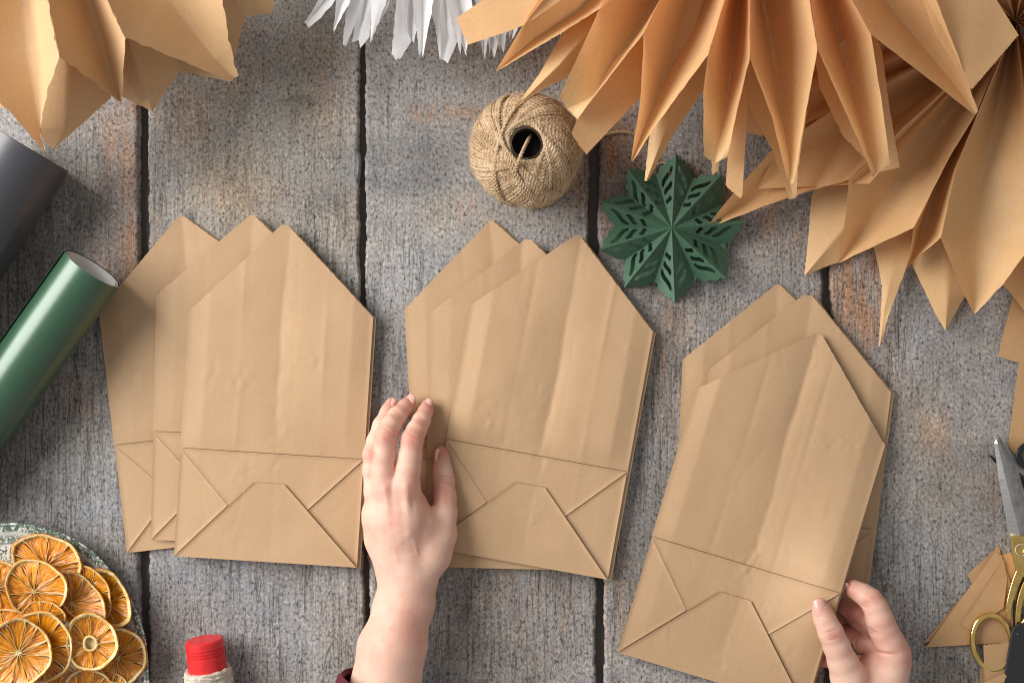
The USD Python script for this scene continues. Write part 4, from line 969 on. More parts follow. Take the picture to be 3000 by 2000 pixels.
def slice_(label, c, rx, ry, rot, z, tilt=(0, 0), thick=6.0, pw=0.14, seed=0, ctr=(0, 0), hole=0.0, nseg=10, warp=4.0, peel_side=0.0):
    """A dried slice: rind, pith with membranes, and each juice segment its own part. Sizes in pixels, heights in mm."""
    r = np.random.default_rng(500 + seed)
    rot = math.radians(rot); rx *= 1.06; ry *= 1.06
    ph = r.uniform(0, 6, 4)

    def place(a, rr, dz):
        """a angle, rr relative radius 0..1, dz height above the slice's middle plane."""
        wob = 1 + 0.045 * np.sin(2 * a + ph[0]) + 0.035 * np.sin(3 * a + ph[1]) + 0.014 * np.sin(7 * a + ph[2])
        sh = 1 - np.clip(rr, 0, 1)
        X = rx * (rr * wob * np.cos(a) + ctr[0] * sh); Y = ry * (rr * wob * np.sin(a) + ctr[1] * sh)
        px = c[0] + X * math.cos(rot) - Y * math.sin(rot); py = c[1] + X * math.sin(rot) + Y * math.cos(rot)
        zz = z + dz + warp * rr ** 2 * np.sin(2 * a + ph[3]) + tilt[0] * (px - c[0]) / 100 + tilt[1] * (py - c[1]) / 100 + 1.5 * rr ** 2
        return PA(np.stack([px, py, zz], -1))

    t = thing('orange_slice', label, 'orange slice', 'dried orange slices on the plate', P(c[0], c[1], z))
    n = 96
    a = np.arange(n) * 2 * np.pi / n

    def ringmesh(profile):
        rows = [place(a, np.full(n, q[0]) + r.normal(0, .006, n), np.full(n, q[1]) + r.normal(0, .12, n)) for q in profile]
        vv = np.vstack(rows); k = len(rows)
        i, j = np.meshgrid(np.arange(k - 1), np.arange(n), indexing='ij')
        q = np.stack([i * n + j, i * n + (j + 1) % n, (i + 1) * n + (j + 1) % n, (i + 1) * n + j], -1).reshape(-1, 4)
        return fix(vv, np.vstack([q[:, [0, 1, 2]], q[:, [0, 2, 3]]]))

    h = thick / 2
    part(t, 'peel', ringmesh([(0.955, h * .95), (0.985, h * .8), (1.0, 0), (0.99, -h * .8), (0.94, -h)]), rind, True)
    inner = 1 - pw * .72
    pw = pw * .72
    pi_ = part(t, 'pith', ringmesh([(inner - .02, h * .2), (inner, h * .75), (inner + pw * .4, h * 1.02), (0.965, h * .93)]), pith, True)
    # membranes: thin raised ribs from the centre out, and the centre itself
    cuts = np.sort((np.arange(nseg) + r.uniform(-.22, .22, nseg)) * 2 * np.pi / nseg + r.uniform(0, 1))
    ribs = []
    for ca in cuts:
        s = np.linspace(max(.03, hole * .8), inner + .02, 14)
        pa = place(np.full(14, ca) + .06 * np.sin(s * 6 + ca), s, np.full(14, h * .5) + .3 * np.sin(s * 9 + ca))
        rad = PX * np.interp(s, [0, .2, .75, 1], [1.5, .65, .7, 2.6]) * (rx / 90)
        ribs.append(tube(pa, rad, 6))
    if hole:
        s = np.linspace(0, 2 * np.pi, 25)
        ribs.append(tube(place(s, np.full(25, hole), np.full(25, h * .3)), PX * 4.2, 6))
    else:
        q = trimesh.creation.icosphere(2, PX * 3.0 * (rx / 90)); q.apply_scale((1, 1, .5)); q.apply_translation(place(np.array([0.]), np.array([0.]), np.array([h * .3]))[0]); ribs.append(q)
    part(t, 'membrane', cat_m(ribs), pith, True)
    for k in range(nseg):
        a0, a1 = cuts[k], cuts[(k + 1) % nseg] + (2 * np.pi if k == nseg - 1 else 0)
        na_, nr_ = 15, 12
        A, S = np.meshgrid(np.linspace(a0 + .02, a1 - .02, na_), np.linspace(max(0.04, hole * .95), inner + .005, nr_))
        cen = (a0 + a1) / 2
        u = np.abs(A - cen) / ((a1 - a0) / 2)
        rays = 0.5 + 0.5 * np.sin(A * 46 + 3.1 * np.sin(S * 9 + k) + k * 2.2 + ph[1])
        rr_ = meshkit.noise(np.stack([A * 9 + k, S * 5, np.full_like(A, seed)], -1), seed)
        dz = h * (-.15 + .25 * u ** 3 + .2 * (S / inner) ** 4) + (rays - .5) * .7 + (rr_ - .5) * 1.3
        # corners rounded: the outer edge pulls in near the membranes
        S2 = S - (S / inner) ** 6 * .07 * u ** 4
        vv = place(A.ravel(), S2.ravel(), dz.ravel())
        idx = np.arange(na_ * nr_).reshape(nr_, na_)
        q = np.stack([idx[:-1, :-1], idx[:-1, 1:], idx[1:, 1:], idx[1:, :-1]], -1).reshape(-1, 4)
        part(t, 'segment', fix(vv, np.vstack([q[:, [0, 2, 1]], q[:, [0, 3, 2]]])), flesh, True,
             attrs={'ray': np.clip(rays * .6 + rr_ * .6, 0, 1).ravel(), 'edge': u.ravel()})
    # the under side closes the slice
    part(t, 'underside', fix(np.vstack([place(a, np.full(n, .95), np.full(n, -h)), place(np.array([0.]), np.array([0.]), np.array([-h * .8]))]), np.stack([np.full(n, n), np.arange(n), (np.arange(n) + 1) % n], 1)), pith)
    return t


slice_('dried orange slice nearest the top rim of the plate', (137, 1648), 103, 79, 14, 22, (1, 3), seed=1, warp=2, ctr=(0, .1), thick=7, nseg=9)
slice_('dried orange slice at the left photo border, upper of two there', (-8, 1725), 84, 82, 0, 22, (-3, 3), seed=3, pw=.12)
slice_('thin dried orange slice tucked behind the slanting one right of the plate middle', (246, 1740), 92, 70, 42, 25, (-1, 1), seed=4, pw=.1, thick=3.5)
slice_('dried orange slice at the plate rim furthest right, with a thick pale pith', (314, 1752), 62, 86, -28, 20, (1, 1), seed=5, pw=.2, thick=8, ctr=(-.15, .05), nseg=8, warp=2)
slice_('slanting dried orange slice right of the round pale-rimmed one', (224, 1756), 90, 68, 44, 30, (-1, 1), seed=6, pw=.12, thick=4, ctr=(.0, .25))
slice_('round pale-rimmed dried orange slice above the small greyish one', (105, 1722), 86, 84, 10, 36, (1, 1), seed=2, pw=.12, ctr=(-.05, .12), nseg=9)
slice_('small greyish dried orange slice between larger ones near the left border', (124, 1815), 62, 56, 0, 38, (0, -3), seed=13, pw=.1, thick=3)
slice_('dried orange slice lying lowest at the right rim of the plate', (352, 1920), 70, 86, -20, 20, (1, 0), seed=7, pw=.16, thick=7, ctr=(-.1, .05), nseg=9, warp=2)
slice_('dried orange slice at the bottom border, dark and half covered', (165, 2010), 66, 60, 0, 20, (0, 0), seed=14)
slice_('dried orange slice cut by the bottom border, right one', (318, 2028), 62, 62, 0, 20, (0, 0), seed=12)
slice_('dried orange slice cut by the bottom border, below the open-centred one', (262, 2030), 72, 70, 0, 25, (0, 0), seed=11, pw=.15)
slice_('dried orange slice at the left photo border under the two large round ones', (22, 1868), 92, 84, 0, 33, (-2, 0), seed=10, pw=.12)
slice_('dried orange slice with an open round centre and eight wide segments', (268, 1880), 77, 79, 0, 39, (0, 0), seed=8, pw=.17, hole=.24, nseg=8, thick=7, ctr=(-.05, .06), warp=2)
slice_('large dried orange slice lying under the topmost one', (104, 1898), 104, 104, 0, 42, (1, 0), seed=9, pw=.11, nseg=10, thick=5)
slice_('topmost dried orange slice with thin rays meeting at a pale point', (54, 1912), 97, 93, 0, 50, (0, 0), seed=15, pw=.12, nseg=12, thick=6, warp=3)

# ------------------------------------------------------------------ glue bottle with a red cap
glue = thing('glue_bottle', 'bottle with a red ribbed cap and a crumpled off-white wrapper, cut by the bottom border', 'glue bottle', None, P(605, 1960))
red = mat('red_plastic', {'g': ('geometry', {}), 'n': ('noise_texture', {'scale': 300.0, 'detail': 2.0}), 'r': ('rgb_ramp', {'ramp': [(0.3, (0.62, 0.018, 0.022)), (0.7, (0.70, 0.028, 0.03))]}), 'p': ('principled_bsdf', {'roughness': 0.33})},
          [('g.position', 'n.vector'), ('n.fac', 'r.fac'), ('r.color', 'p.base_color')])
wrap = mat('crumpled_paper', {'g': ('geometry', {}), 'n': ('noise_texture', {'scale': 90.0, 'detail': 5.0, 'roughness': .65, 'distortion': 1.0}), 'r': ('rgb_ramp', {'ramp': [(0.3, (0.42, 0.36, 0.28)), (0.6, (0.60, 0.54, 0.45))]}),
                              'bump': ('bump', {'strength': .7, 'distance': .003}), 'p': ('principled_bsdf', {'roughness': .75})},
           [('g.position', 'n.vector'), ('n.fac', 'r.fac'), ('r.color', 'p.base_color'), ('n.fac', 'bump.height'), ('bump.normal', 'p.normal')])


def along(profile, A, B, sections=72):
    """A turned shape: profile of (s, r) in metres from A towards B."""
    ax = (B - A) / np.linalg.norm(B - A)
    x = np.cross(ax, [0, 0, 1.0]); x /= np.linalg.norm(x); y = np.cross(ax, x)
    th = np.arange(sections) * 2 * np.pi / sections
    rows = [A + ax * s + (np.cos(th)[:, None] * x + np.sin(th)[:, None] * y) * r for s, r in profile]
    v = np.vstack(rows); k = len(rows)
    i, j = np.meshgrid(np.arange(k - 1), np.arange(sections), indexing='ij')
    q = np.stack([i * sections + j, i * sections + (j + 1) % sections, (i + 1) * sections + (j + 1) % sections, (i + 1) * sections + j], -1).reshape(-1, 4)
    return fix(v, np.vstack([q[:, [0, 2, 1]], q[:, [0, 3, 2]]]))


A = P(598, 1871, 24); B = P(613, 1999, 22)
cr = 0.0162
cap = [(0, 0.0), (0, cr * .86), (0.0003, cr * .93), (0.0012, cr * .985), (0.003, cr)]
for s0 in (0.0072, 0.0098, 0.0124):
    cap += [(s0, cr), (s0 + .0004, cr * .955), (s0 + .0010, cr * .955), (s0 + .0014, cr)]
cap += [(0.026, cr * 1.01), (0.0275, cr * 1.01)]
part(glue, 'cap', along(cap, A, B), red, 35)
bp = [(0.0262, cr * .9), (0.0258, 0.0195), (0.0275, 0.0205), (0.030, 0.0208), (0.033, 0.0203), (0.036, 0.0209), (0.045, 0.0212), (0.06, 0.0215), (0.1, 0.022)]
bp = np.stack([np.interp(np.linspace(0, len(bp) - 1, 60), np.arange(len(bp)), np.array(bp)[:, k]) for k in (0, 1)], 1)
body = along(bp, A, B, 96)
vv = np.array(body.vertices)
cA = A + (B - A) * .4
nz = meshkit.fbm(vv * 160, 3, 4); nz2 = np.abs(meshkit.fbm(vv * np.array([60, 420, 60]), 2, 8) - .5)
ax = (B - A) / np.linalg.norm(B - A)
rad = vv - A; rad = rad - (rad @ ax)[:, None] * ax; rl = np.linalg.norm(rad, axis=1, keepdims=True)
vv = vv + rad / (rl + 1e-9) * ((nz - .5) * .003 - nz2 * .005)[:, None] + ax * ((meshkit.noise(vv * 200, 3) - .5) * .0025)[:, None]
part(glue, 'wrapper', fix(vv, body.faces), wrap, 30)

# ------------------------------------------------------------------ paper offcuts at the lower right
def offcut(label, poly, z, seed, saw=0, edges=(), mats=None, double=None):
    t = thing('paper_offcut', label, 'paper offcut', 'paper offcuts under the scissors', P(*np.mean(poly, 0)))
    part(t, 'piece', leaf(poly, z, seed, saw=saw, edges=edges), mats or off_mat, 60)
    if double is not None:
        part(t, 'folded_layer', leaf(double, np.mean(z) - .8, seed + 50), mats or off_mat, 60)
    return t


offcut('triangular kraft offcut peeking out furthest left behind the large one', [(2706, 1881), (2848, 1712), (2880, 1700), (2880, 1860)], [1.2, 1.4, 1.6, 1.2], 301)
offcut('kraft offcut with a pinked upper edge poking out at the top of the pile', [(2833, 1682), (2926, 1598), (2936, 1640), (2900, 1740), (2852, 1716)], [2, 2, 2, 2, 2], 302, saw=3.5, edges={0})
offcut('kraft offcut lying under the brass scissors shank', [(2932, 1626), (2960, 1616), (2990, 1680), (2975, 1760), (2940, 1720)], [2, 2, 2, 2, 2], 303, saw=3, edges={0})
offcut('large triangular kraft offcut with a straight lower edge', [(2713, 1895), (2916, 1615), (2934, 1628), (2965, 1720), (2970, 1880)], [3.2, 3.6, 3.6, 3.6, 3.2], 304, saw=2, edges={1})
offcut('folded kraft offcut with a double edge on top of the large triangular one', [(2817, 1832), (2940, 1638), (2951, 1694), (2940, 1780), (2845, 1846)], [5.2, 5.6, 5.6, 5.2, 5.0], 305, saw=2.5, edges={4}, double=[(2813, 1829), (2936, 1637), (2951, 1694), (2930, 1780)])
offcut('kraft offcut with a pinked upper edge between the scissors loop and the phone', [(2881, 1888), (2962, 1880), (2962, 1968), (2941, 1975), (2885, 1996)], [12, 12, 11.5, 11.5, 12], 306, saw=4, edges={0})
offcut('kraft offcut cut by the bottom border left of the phone', [(2866, 2004), (2943, 1971), (2990, 2040), (2860, 2060)], [12.6, 12.6, 12, 12], 307)
offcut('kraft offcut inside the brass scissors loop', [(2872, 1960), (2886, 1935), (2930, 1930), (2930, 2030), (2868, 2010)], [1.5, 1.5, 1.5, 1.5, 1.5], 308)
# ------------------------------------------------------------------ brass-handled scissors
steel = mat('worn_steel', {
    'g': ('geometry', {}), 'n': ('noise_texture', {'scale': 130.0, 'detail': 5.0, 'roughness': .7}), 'm': ('mapping', {'scale': (60.0, 900.0, 200.0), 'rotation': (0, 0, 0.28)}), 'n2': ('noise_texture', {'scale': 1.0, 'detail': 2.0}),
    'c': ('rgb_ramp', {'ramp': [(0.3, (0.24, 0.235, 0.22)), (0.6, (0.42, 0.42, 0.41)), (0.8, (0.50, 0.50, 0.49))]}), 'r': ('rgb_ramp', {'ramp': [(0.3, (0.5, 0.5, 0.5)), (0.7, (0.3, 0.3, 0.3))]}),
    'bump': ('bump', {'strength': .12, 'distance': .0004}), 'p': ('principled_bsdf', {'metallic': 0.85})},
    [('g.position', 'n.vector'), ('g.position', 'm.vector'), ('m.vector', 'n2.vector'), ('n.fac', 'c.fac'), ('c.color', 'p.base_color'), ('n.fac', 'r.fac'), ('r.color', 'p.roughness'), ('n2.fac', 'bump.height'), ('bump.normal', 'p.normal')])
brass = mat('polished_brass', {
    'g': ('geometry', {}), 'n': ('noise_texture', {'scale': 90.0, 'detail': 4.0, 'roughness': .65}),
    'c': ('rgb_ramp', {'ramp': [(0.3, (0.62, 0.40, 0.11)), (0.55, (0.86, 0.62, 0.22)), (0.8, (0.92, 0.72, 0.30))]}), 'r': ('rgb_ramp', {'ramp': [(0.3, (0.34, 0.34, 0.34)), (0.6, (0.14, 0.14, 0.14))]}),
    'p': ('principled_bsdf', {'metallic': 1.0})},
    [('g.position', 'n.vector'), ('n.fac', 'c.fac'), ('c.color', 'p.base_color'), ('n.fac', 'r.fac'), ('r.color', 'p.roughness')])
screw_steel = plain('screw_steel', (0.6, 0.58, 0.54), 0.3, 1.0)
black_plastic = plain('black_plastic', (0.012, 0.012, 0.013), 0.35)


def loft(lines, close=True):
    """A solid between several lines of the same number of points (px, py, mm), wrapped round."""
    L = [PA(resample(l, 24)) for l in lines]
    k, n = len(L), 24
    v = np.vstack(L)
    f = []
    for i in range(k):
        a = np.arange(n - 1) + i * n; b = np.arange(n - 1) + ((i + 1) % k) * n
        f += [np.stack([a, b, b + 1], 1), np.stack([a, b + 1, a + 1], 1)]
    for e in (0, n - 1):
        c = [i * n + e for i in range(k)]
        f.append(np.array([[c[0], c[i], c[i + 1]] if e else [c[0], c[i + 1], c[i]] for i in range(1, k - 1)]))
    return fix(v, np.vstack(f))


sc = thing('scissors', 'large scissors with worn steel blades and polished brass handles', 'scissors', None, P(2990, 1610))
part(sc, 'blade', loft([
    [(2925, 1273, 11), (2912, 1298, 9.5), (2926, 1404, 8.5), (2957, 1574, 8)],
    [(2925, 1274, 12), (2921, 1290, 12), (2946, 1400, 12), (2990, 1572, 12)],
    [(2926, 1274, 12), (2928, 1288, 12), (2957, 1400, 12), (3002, 1572, 12)],
    [(2927, 1275, 11), (2935, 1290, 10), (2977, 1391, 9.5), (3030, 1572, 9)],
    [(2927, 1275, 9), (2935, 1290, 7), (2977, 1391, 6.5), (3030, 1572, 6)],
    [(2924, 1274, 9), (2913, 1299, 7), (2928, 1404, 6.5), (2959, 1574, 6)]]), steel)
part(sc, 'blade', loft([
    [(2934, 1292, 6.4), (2950, 1350, 6.2), (3020, 1574, 6)], [(2938, 1291, 6.4), (2974, 1340, 6.2), (3010, 1480, 6), (3050, 1574, 6)],
    [(2938, 1291, 4), (2974, 1340, 3.8), (3010, 1480, 3.6), (3050, 1574, 3.6)], [(2934, 1292, 4), (2950, 1350, 3.8), (3020, 1574, 3.6)]]), steel)


def rounded_plate(poly, z0, z1, r):
    """A plate with softened edges from an outline in pixels; heights in mm, r in pixels."""
    p = Polygon(poly).buffer(-r * 1.2).buffer(r * 1.2, quad_segs=6)
    rings = []
    for off, z in ((0, z0), (0, z1 - 1.0), (-r * .3, z1 - .3), (-r, z1)):
        g = p.buffer(off)
        q = np.array(g.exterior.coords)[:-1]
        d = np.r_[0, np.cumsum(np.linalg.norm(np.diff(np.vstack([q, q[:1]]), axis=0), axis=1))]
        qq = np.vstack([q, q[:1]])
        s = np.linspace(0, d[-1], 121)[:-1]
        q = np.stack([np.interp(s, d, qq[:, k]) for k in (0, 1)], 1)
        if rings:                                     # keep the rings in step
            sh = np.argmin(np.linalg.norm(q - rings[0][0, :2], axis=1)); q = np.roll(q, -sh, 0)
        rings.append(np.c_[q, np.full(len(q), z)])
    n = 120
    v = PA(np.vstack(rings + [np.r_[rings[-1][:, :2].mean(0), z1][None]]))
    f = []
    a = np.arange(n)
    for i in range(len(rings) - 1):
        b, c = i * n + a, i * n + (a + 1) % n
        f += [np.stack([b, c, c + n], 1), np.stack([b, c + n, b + n], 1)]
    e = (len(rings) - 1) * n
    tv, tf = trimesh.creation.triangulate_polygon(Polygon(rings[-1][:, :2]), engine='earcut')
    base = len(v)
    v = np.vstack([v, PA(np.c_[tv, np.full(len(tv), z1)])])
    return fix(v, np.vstack(f + [tf + base]))


part(sc, 'shank', rounded_plate([(2958, 1569), (3046, 1566), (3052, 1640), (3040, 1690), (2998, 1690), (2974, 1667), (2964, 1620)], 2, 14, 5), brass, 30)
q = trimesh.creation.torus(16.5 * PX, 1.5 * PX, 60, 8); q.apply_translation(P(2993, 1610, 14.2)); scr = part(sc, 'pivot_screw', trimesh.creation.revolve(np.array([(0, 17.2), (8, 17), (9.5, 15.6), (13, 15.4), (15.5, 14.4), (16, 13.5)]) * [PX, .001], sections=48).apply_translation(P(2993, 1610) * [1, 1, 0]), brass, 40)
beads = []
for k in range(44):
    s = trimesh.creation.icosphere(1, 1.6 * PX); s.apply_translation(P(2993 + 17.5 * math.cos(k * 2 * math.pi / 44), 1610 + 17.5 * math.sin(k * 2 * math.pi / 44), 14.3)); beads.append(s)
part(scr, 'knurled_ring', cat_m(beads), screw_steel, True)


def bar(center, widths, zs, th, n=40):
    """A handle bar: a rounded strip along a centre line in pixels; widths in pixels, middle height and thickness in mm."""
    c = spline(np.array(center, float), n)
    t = np.gradient(c, axis=0); t /= np.linalg.norm(t, axis=1, keepdims=True)
    nn = np.stack([-t[:, 1], t[:, 0]], 1)
    s = np.linspace(0, 1, n)
    w = np.interp(s, np.linspace(0, 1, len(widths)), widths) / 2
    z = np.interp(s, np.linspace(0, 1, len(zs)), zs)
    th = np.broadcast_to(np.interp(s, np.linspace(0, 1, len(np.atleast_1d(th))), np.atleast_1d(th)), (n,)) / 2
    prof = [(math.copysign(abs(math.cos(a)) ** .55, math.cos(a)), math.copysign(abs(math.sin(a)) ** .55, math.sin(a))) for a in np.linspace(0, 2 * np.pi, 25)[:-1]]
    v = np.vstack([PA(np.c_[c + nn * (w * p[0])[:, None], z + th * p[1]]) for p in prof])
    k = len(prof); f = []
    for i in range(k):
        a = np.arange(n - 1) + i * n; b = np.arange(n - 1) + ((i + 1) % k) * n
        f += [np.stack([a, b, b + 1], 1), np.stack([a, b + 1, a + 1], 1)]
    return fix(v, np.vstack(f))


def finger_loop(c, rx, ry, rot, z, tubes, squash=1.0):
    th = np.linspace(0, 2 * np.pi, 97)
    X, Y = rx * np.cos(th), ry * np.sin(th)
    rot = math.radians(rot)
    p = np.c_[c[0] + X * math.cos(rot) - Y * math.sin(rot), c[1] + X * math.sin(rot) + Y * math.cos(rot), z + 0 * th]
    return tube(PA(p), np.interp(th, np.linspace(0, 2 * np.pi, len(tubes)), tubes) * PX, 14, False)


part(sc, 'handle_arm', bar([(2990, 1672), (2976, 1705), (2963, 1745), (2955, 1785), (2958, 1812)], [30, 26, 22, 19, 15], [9, 9.5, 10, 10, 9], [9, 7, 6, 5.5, 5]), brass, 40)
part(sc, 'finger_loop', finger_loop((2906, 1880), 57, 80, -9, 8.5, [7.6, 7.6, 8, 8.4, 8.8, 9, 8.6, 8, 7.6]), brass, True)
part(sc, 'handle_arm', bar([(3030, 1680), (3004, 1715), (2990, 1755), (2983, 1795), (2983, 1850)], [26, 22, 20, 17, 14], [5, 6, 7, 7, 7], [8, 7, 6, 5.5, 5]), brass, 40)
part(sc, 'finger_loop', finger_loop((3046, 1870), 62, 84, 9, 7, [8] * 9), brass, True)

# small black-handled scissors crossing under them
s2c = thing('scissors', 'small scissors with black plastic handles crossing under the large blade', 'scissors', None, P(2960, 1370))
dark_steel = plain('dark_blade', (0.02, 0.02, 0.02), 0.4, 0.3)
part(s2c, 'blade', loft([[(2894, 1330, 2.8), (2925, 1366, 2.8), (3000, 1420, 2.8), (3060, 1460, 2.8)], [(2896, 1330, 3), (2920, 1346, 3), (2985, 1394, 3), (3060, 1440, 3)], [(2896, 1330, 1), (2920, 1346, 1), (2985, 1394, 1), (3060, 1440, 1)], [(2894, 1330, 1), (2925, 1366, 1), (3000, 1420, 1), (3060, 1460, 1)]]), dark_steel)
part(s2c, 'blade', loft([[(2955, 1330, 4.6), (2975, 1375, 4.6), (3010, 1400, 4.6), (3060, 1410, 4.6)], [(2964, 1332, 4.8), (2985, 1362, 4.8), (3010, 1382, 4.8), (3060, 1396, 4.8)], [(2964, 1332, 3), (2985, 1362, 3), (3010, 1382, 3), (3060, 1396, 3)], [(2955, 1330, 3), (2975, 1375, 3), (3010, 1400, 3), (3060, 1410, 3)]]), steel)
part(s2c, 'handle', bar([(3010, 1300), (2990, 1316), (2984, 1334), (2994, 1356), (3012, 1372), (3050, 1384)], [14, 17, 18, 18, 17, 16], [7, 8, 8, 7.5, 7, 7], [7, 9, 9, 8, 8, 8]), black_plastic, 40)

# ------------------------------------------------------------------ telephone in a black case
ph = thing('mobile_phone', 'black mobile phone in a matt case at the lower right corner', 'phone', None, P(3050, 1980))
case_mat = plain('case_rubber', (0.018, 0.019, 0.021), 0.55)
glass_mat = plain('phone_glass', (0.004, 0.004, 0.005), 0.06, 0.0, coat_weight=1.0, coat_roughness=0.03)
metal_button = plain('button_metal', (0.62, 0.62, 0.62), 0.3, 1.0)
ang = math.radians(9.5)
uw = np.array([math.cos(ang), math.sin(ang)]); ud = np.array([-math.sin(ang), math.cos(ang)])
O = np.array([2967.0, 1818.0])
box = lambda x0, y0, x1, y1, r: (lambda g: np.array([O + q[0] * uw + q[1] * ud for q in np.array(g.exterior.coords)[:-1]]))(Polygon([(x0 + r, y0 + r), (x1 - r, y0 + r), (x1 - r, y1 - r), (x0 + r, y1 - r)]).buffer(r, quad_segs=10))
part(ph, 'case', rounded_plate(box(0, 0, 245, 490, 34), 2.5, 13, 7), case_mat, 30)
part(ph, 'screen', rounded_plate(box(17, 17, 228, 473, 22), 12.2, 13.06, 2), glass_mat, 30)
part(ph, 'side_button', rounded_plate(box(-2.5, 72, 3, 100, 2.6), 5, 10.5, 1.0), metal_button, 30)
# ------------------------------------------------------------------ the person: two arms reaching in from the bottom border
skin = mat('skin', {
    'g': ('geometry', {}), 'a': ('attribute', {'attribute': 'red'}),
    'n1': ('noise_texture', {'scale': 55.0, 'detail': 4.0, 'roughness': .6}), 'v': ('voronoi_texture', {'scale': 1500.0, 'feature': 'f1'}),
    'm2': ('mapping', {'scale': (240.0, 900.0, 400.0)}), 'n2': ('noise_texture', {'scale': 1.0, 'detail': 3.0, 'roughness': .6}),
    'k': ('math', {'math_type': 'multiply_add', 'value2': 1.1, 'value3': -0.24}), 'k2': ('math', {'math_type': 'add', 'use_clamp': True}),
    'c': ('rgb_ramp', {'ramp': [(0.0, (0.77, 0.53, 0.415)), (0.45, (0.69, 0.415, 0.32)), (1.0, (0.58, 0.25, 0.19))]}),
    'w': ('attribute', {'attribute': 'wrinkle'}), 'h1': ('math', {'math_type': 'multiply'}), 'h2': ('math', {'math_type': 'multiply_add', 'value2': 0.22}),
    'bump': ('bump', {'strength': 0.42, 'distance': 0.0011}),
    'p': ('principled_bsdf', {'roughness': 0.5, 'specular_ior_level': 0.35, 'subsurface_weight': 0.22, 'subsurface_radius': (1.0, 0.35, 0.2), 'subsurface_scale': 0.0035})},
    [('g.position', 'n1.vector'), ('g.position', 'v.vector'), ('g.position', 'm2.vector'), ('m2.vector', 'n2.vector'), ('n1.fac', 'k.value1'), ('k.value', 'k2.value1'), ('a.fac', 'k2.value2'), ('k2.value', 'c.fac'), ('c.color', 'p.base_color'),
     ('n2.fac', 'h1.value1'), ('w.fac', 'h1.value2'), ('v.distance', 'h2.value1'), ('h1.value', 'h2.value3'), ('h2.value', 'bump.height'), ('bump.normal', 'p.normal')])
nail_mat = plain('nail', (0.72, 0.40, 0.33), 0.24, 0, coat_weight=.5, coat_roughness=.15)
knit = mat('burgundy_knit', {'g': ('geometry', {}), 'n': ('noise_texture', {'scale': 700.0, 'detail': 3.0}), 'r': ('rgb_ramp', {'ramp': [(0.3, (0.06, 0.006, 0.014)), (0.7, (0.15, 0.016, 0.03))]}), 'bump': ('bump', {'strength': .8, 'distance': .0015}), 'p': ('principled_bsdf', {'roughness': .9})},
           [('g.position', 'n.vector'), ('n.fac', 'r.fac'), ('r.color', 'p.base_color'), ('n.fac', 'bump.height'), ('bump.normal', 'p.normal')])


def cone(X, a, b, ra, rb):
    """Signed distance in mm from the points X to a tapered capsule, and the place along it."""
    d = b - a; L2 = d @ d
    t = np.clip((X - a) @ d / L2, 0, 1)
    q = np.linalg.norm(X - a - t[..., None] * d, axis=-1)
    return q - (ra + (rb - ra) * t)


def smin(a, b, k):
    h = np.clip(0.5 + 0.5 * (b - a) / k, 0, 1)
    return b + (a - b) * h - k * h * (1 - h)


def J(j):
    return P(j[0], j[1], j[2]) * 1000, j[3]


class Body:
    """A distance field made of chains of tapered bones, kept on a grid in mm."""

    def __init__(self, lo, hi, h):
        self.lo, self.h = np.array(lo, float), h
        ax = [np.arange(lo[k], hi[k], h) for k in range(3)]
        self.X = np.stack(np.meshgrid(*ax, indexing='ij'), -1).astype(np.float32)
        self.far = np.full(self.X.shape[:3], 60.0, np.float32)

    def field(self, bones, k):
        d = self.far.copy()
        for a, b in bones:
            (pa, ra), (pb, rb) = J(a), J(b)
            m = max(ra, rb) + 14
            lo = np.floor((np.minimum(pa, pb) - m - self.lo) / self.h).astype(int); hi = np.ceil((np.maximum(pa, pb) + m - self.lo) / self.h).astype(int)
            s = tuple(slice(max(0, l), max(0, u)) for l, u in zip(lo, hi))
            c = cone(self.X[s], pa, pb, ra, rb)
            d[s] = smin(d[s], c, k) if k else np.minimum(d[s], c)
        return d


def chain(*j):
    return list(zip(j[:-1], j[1:]))


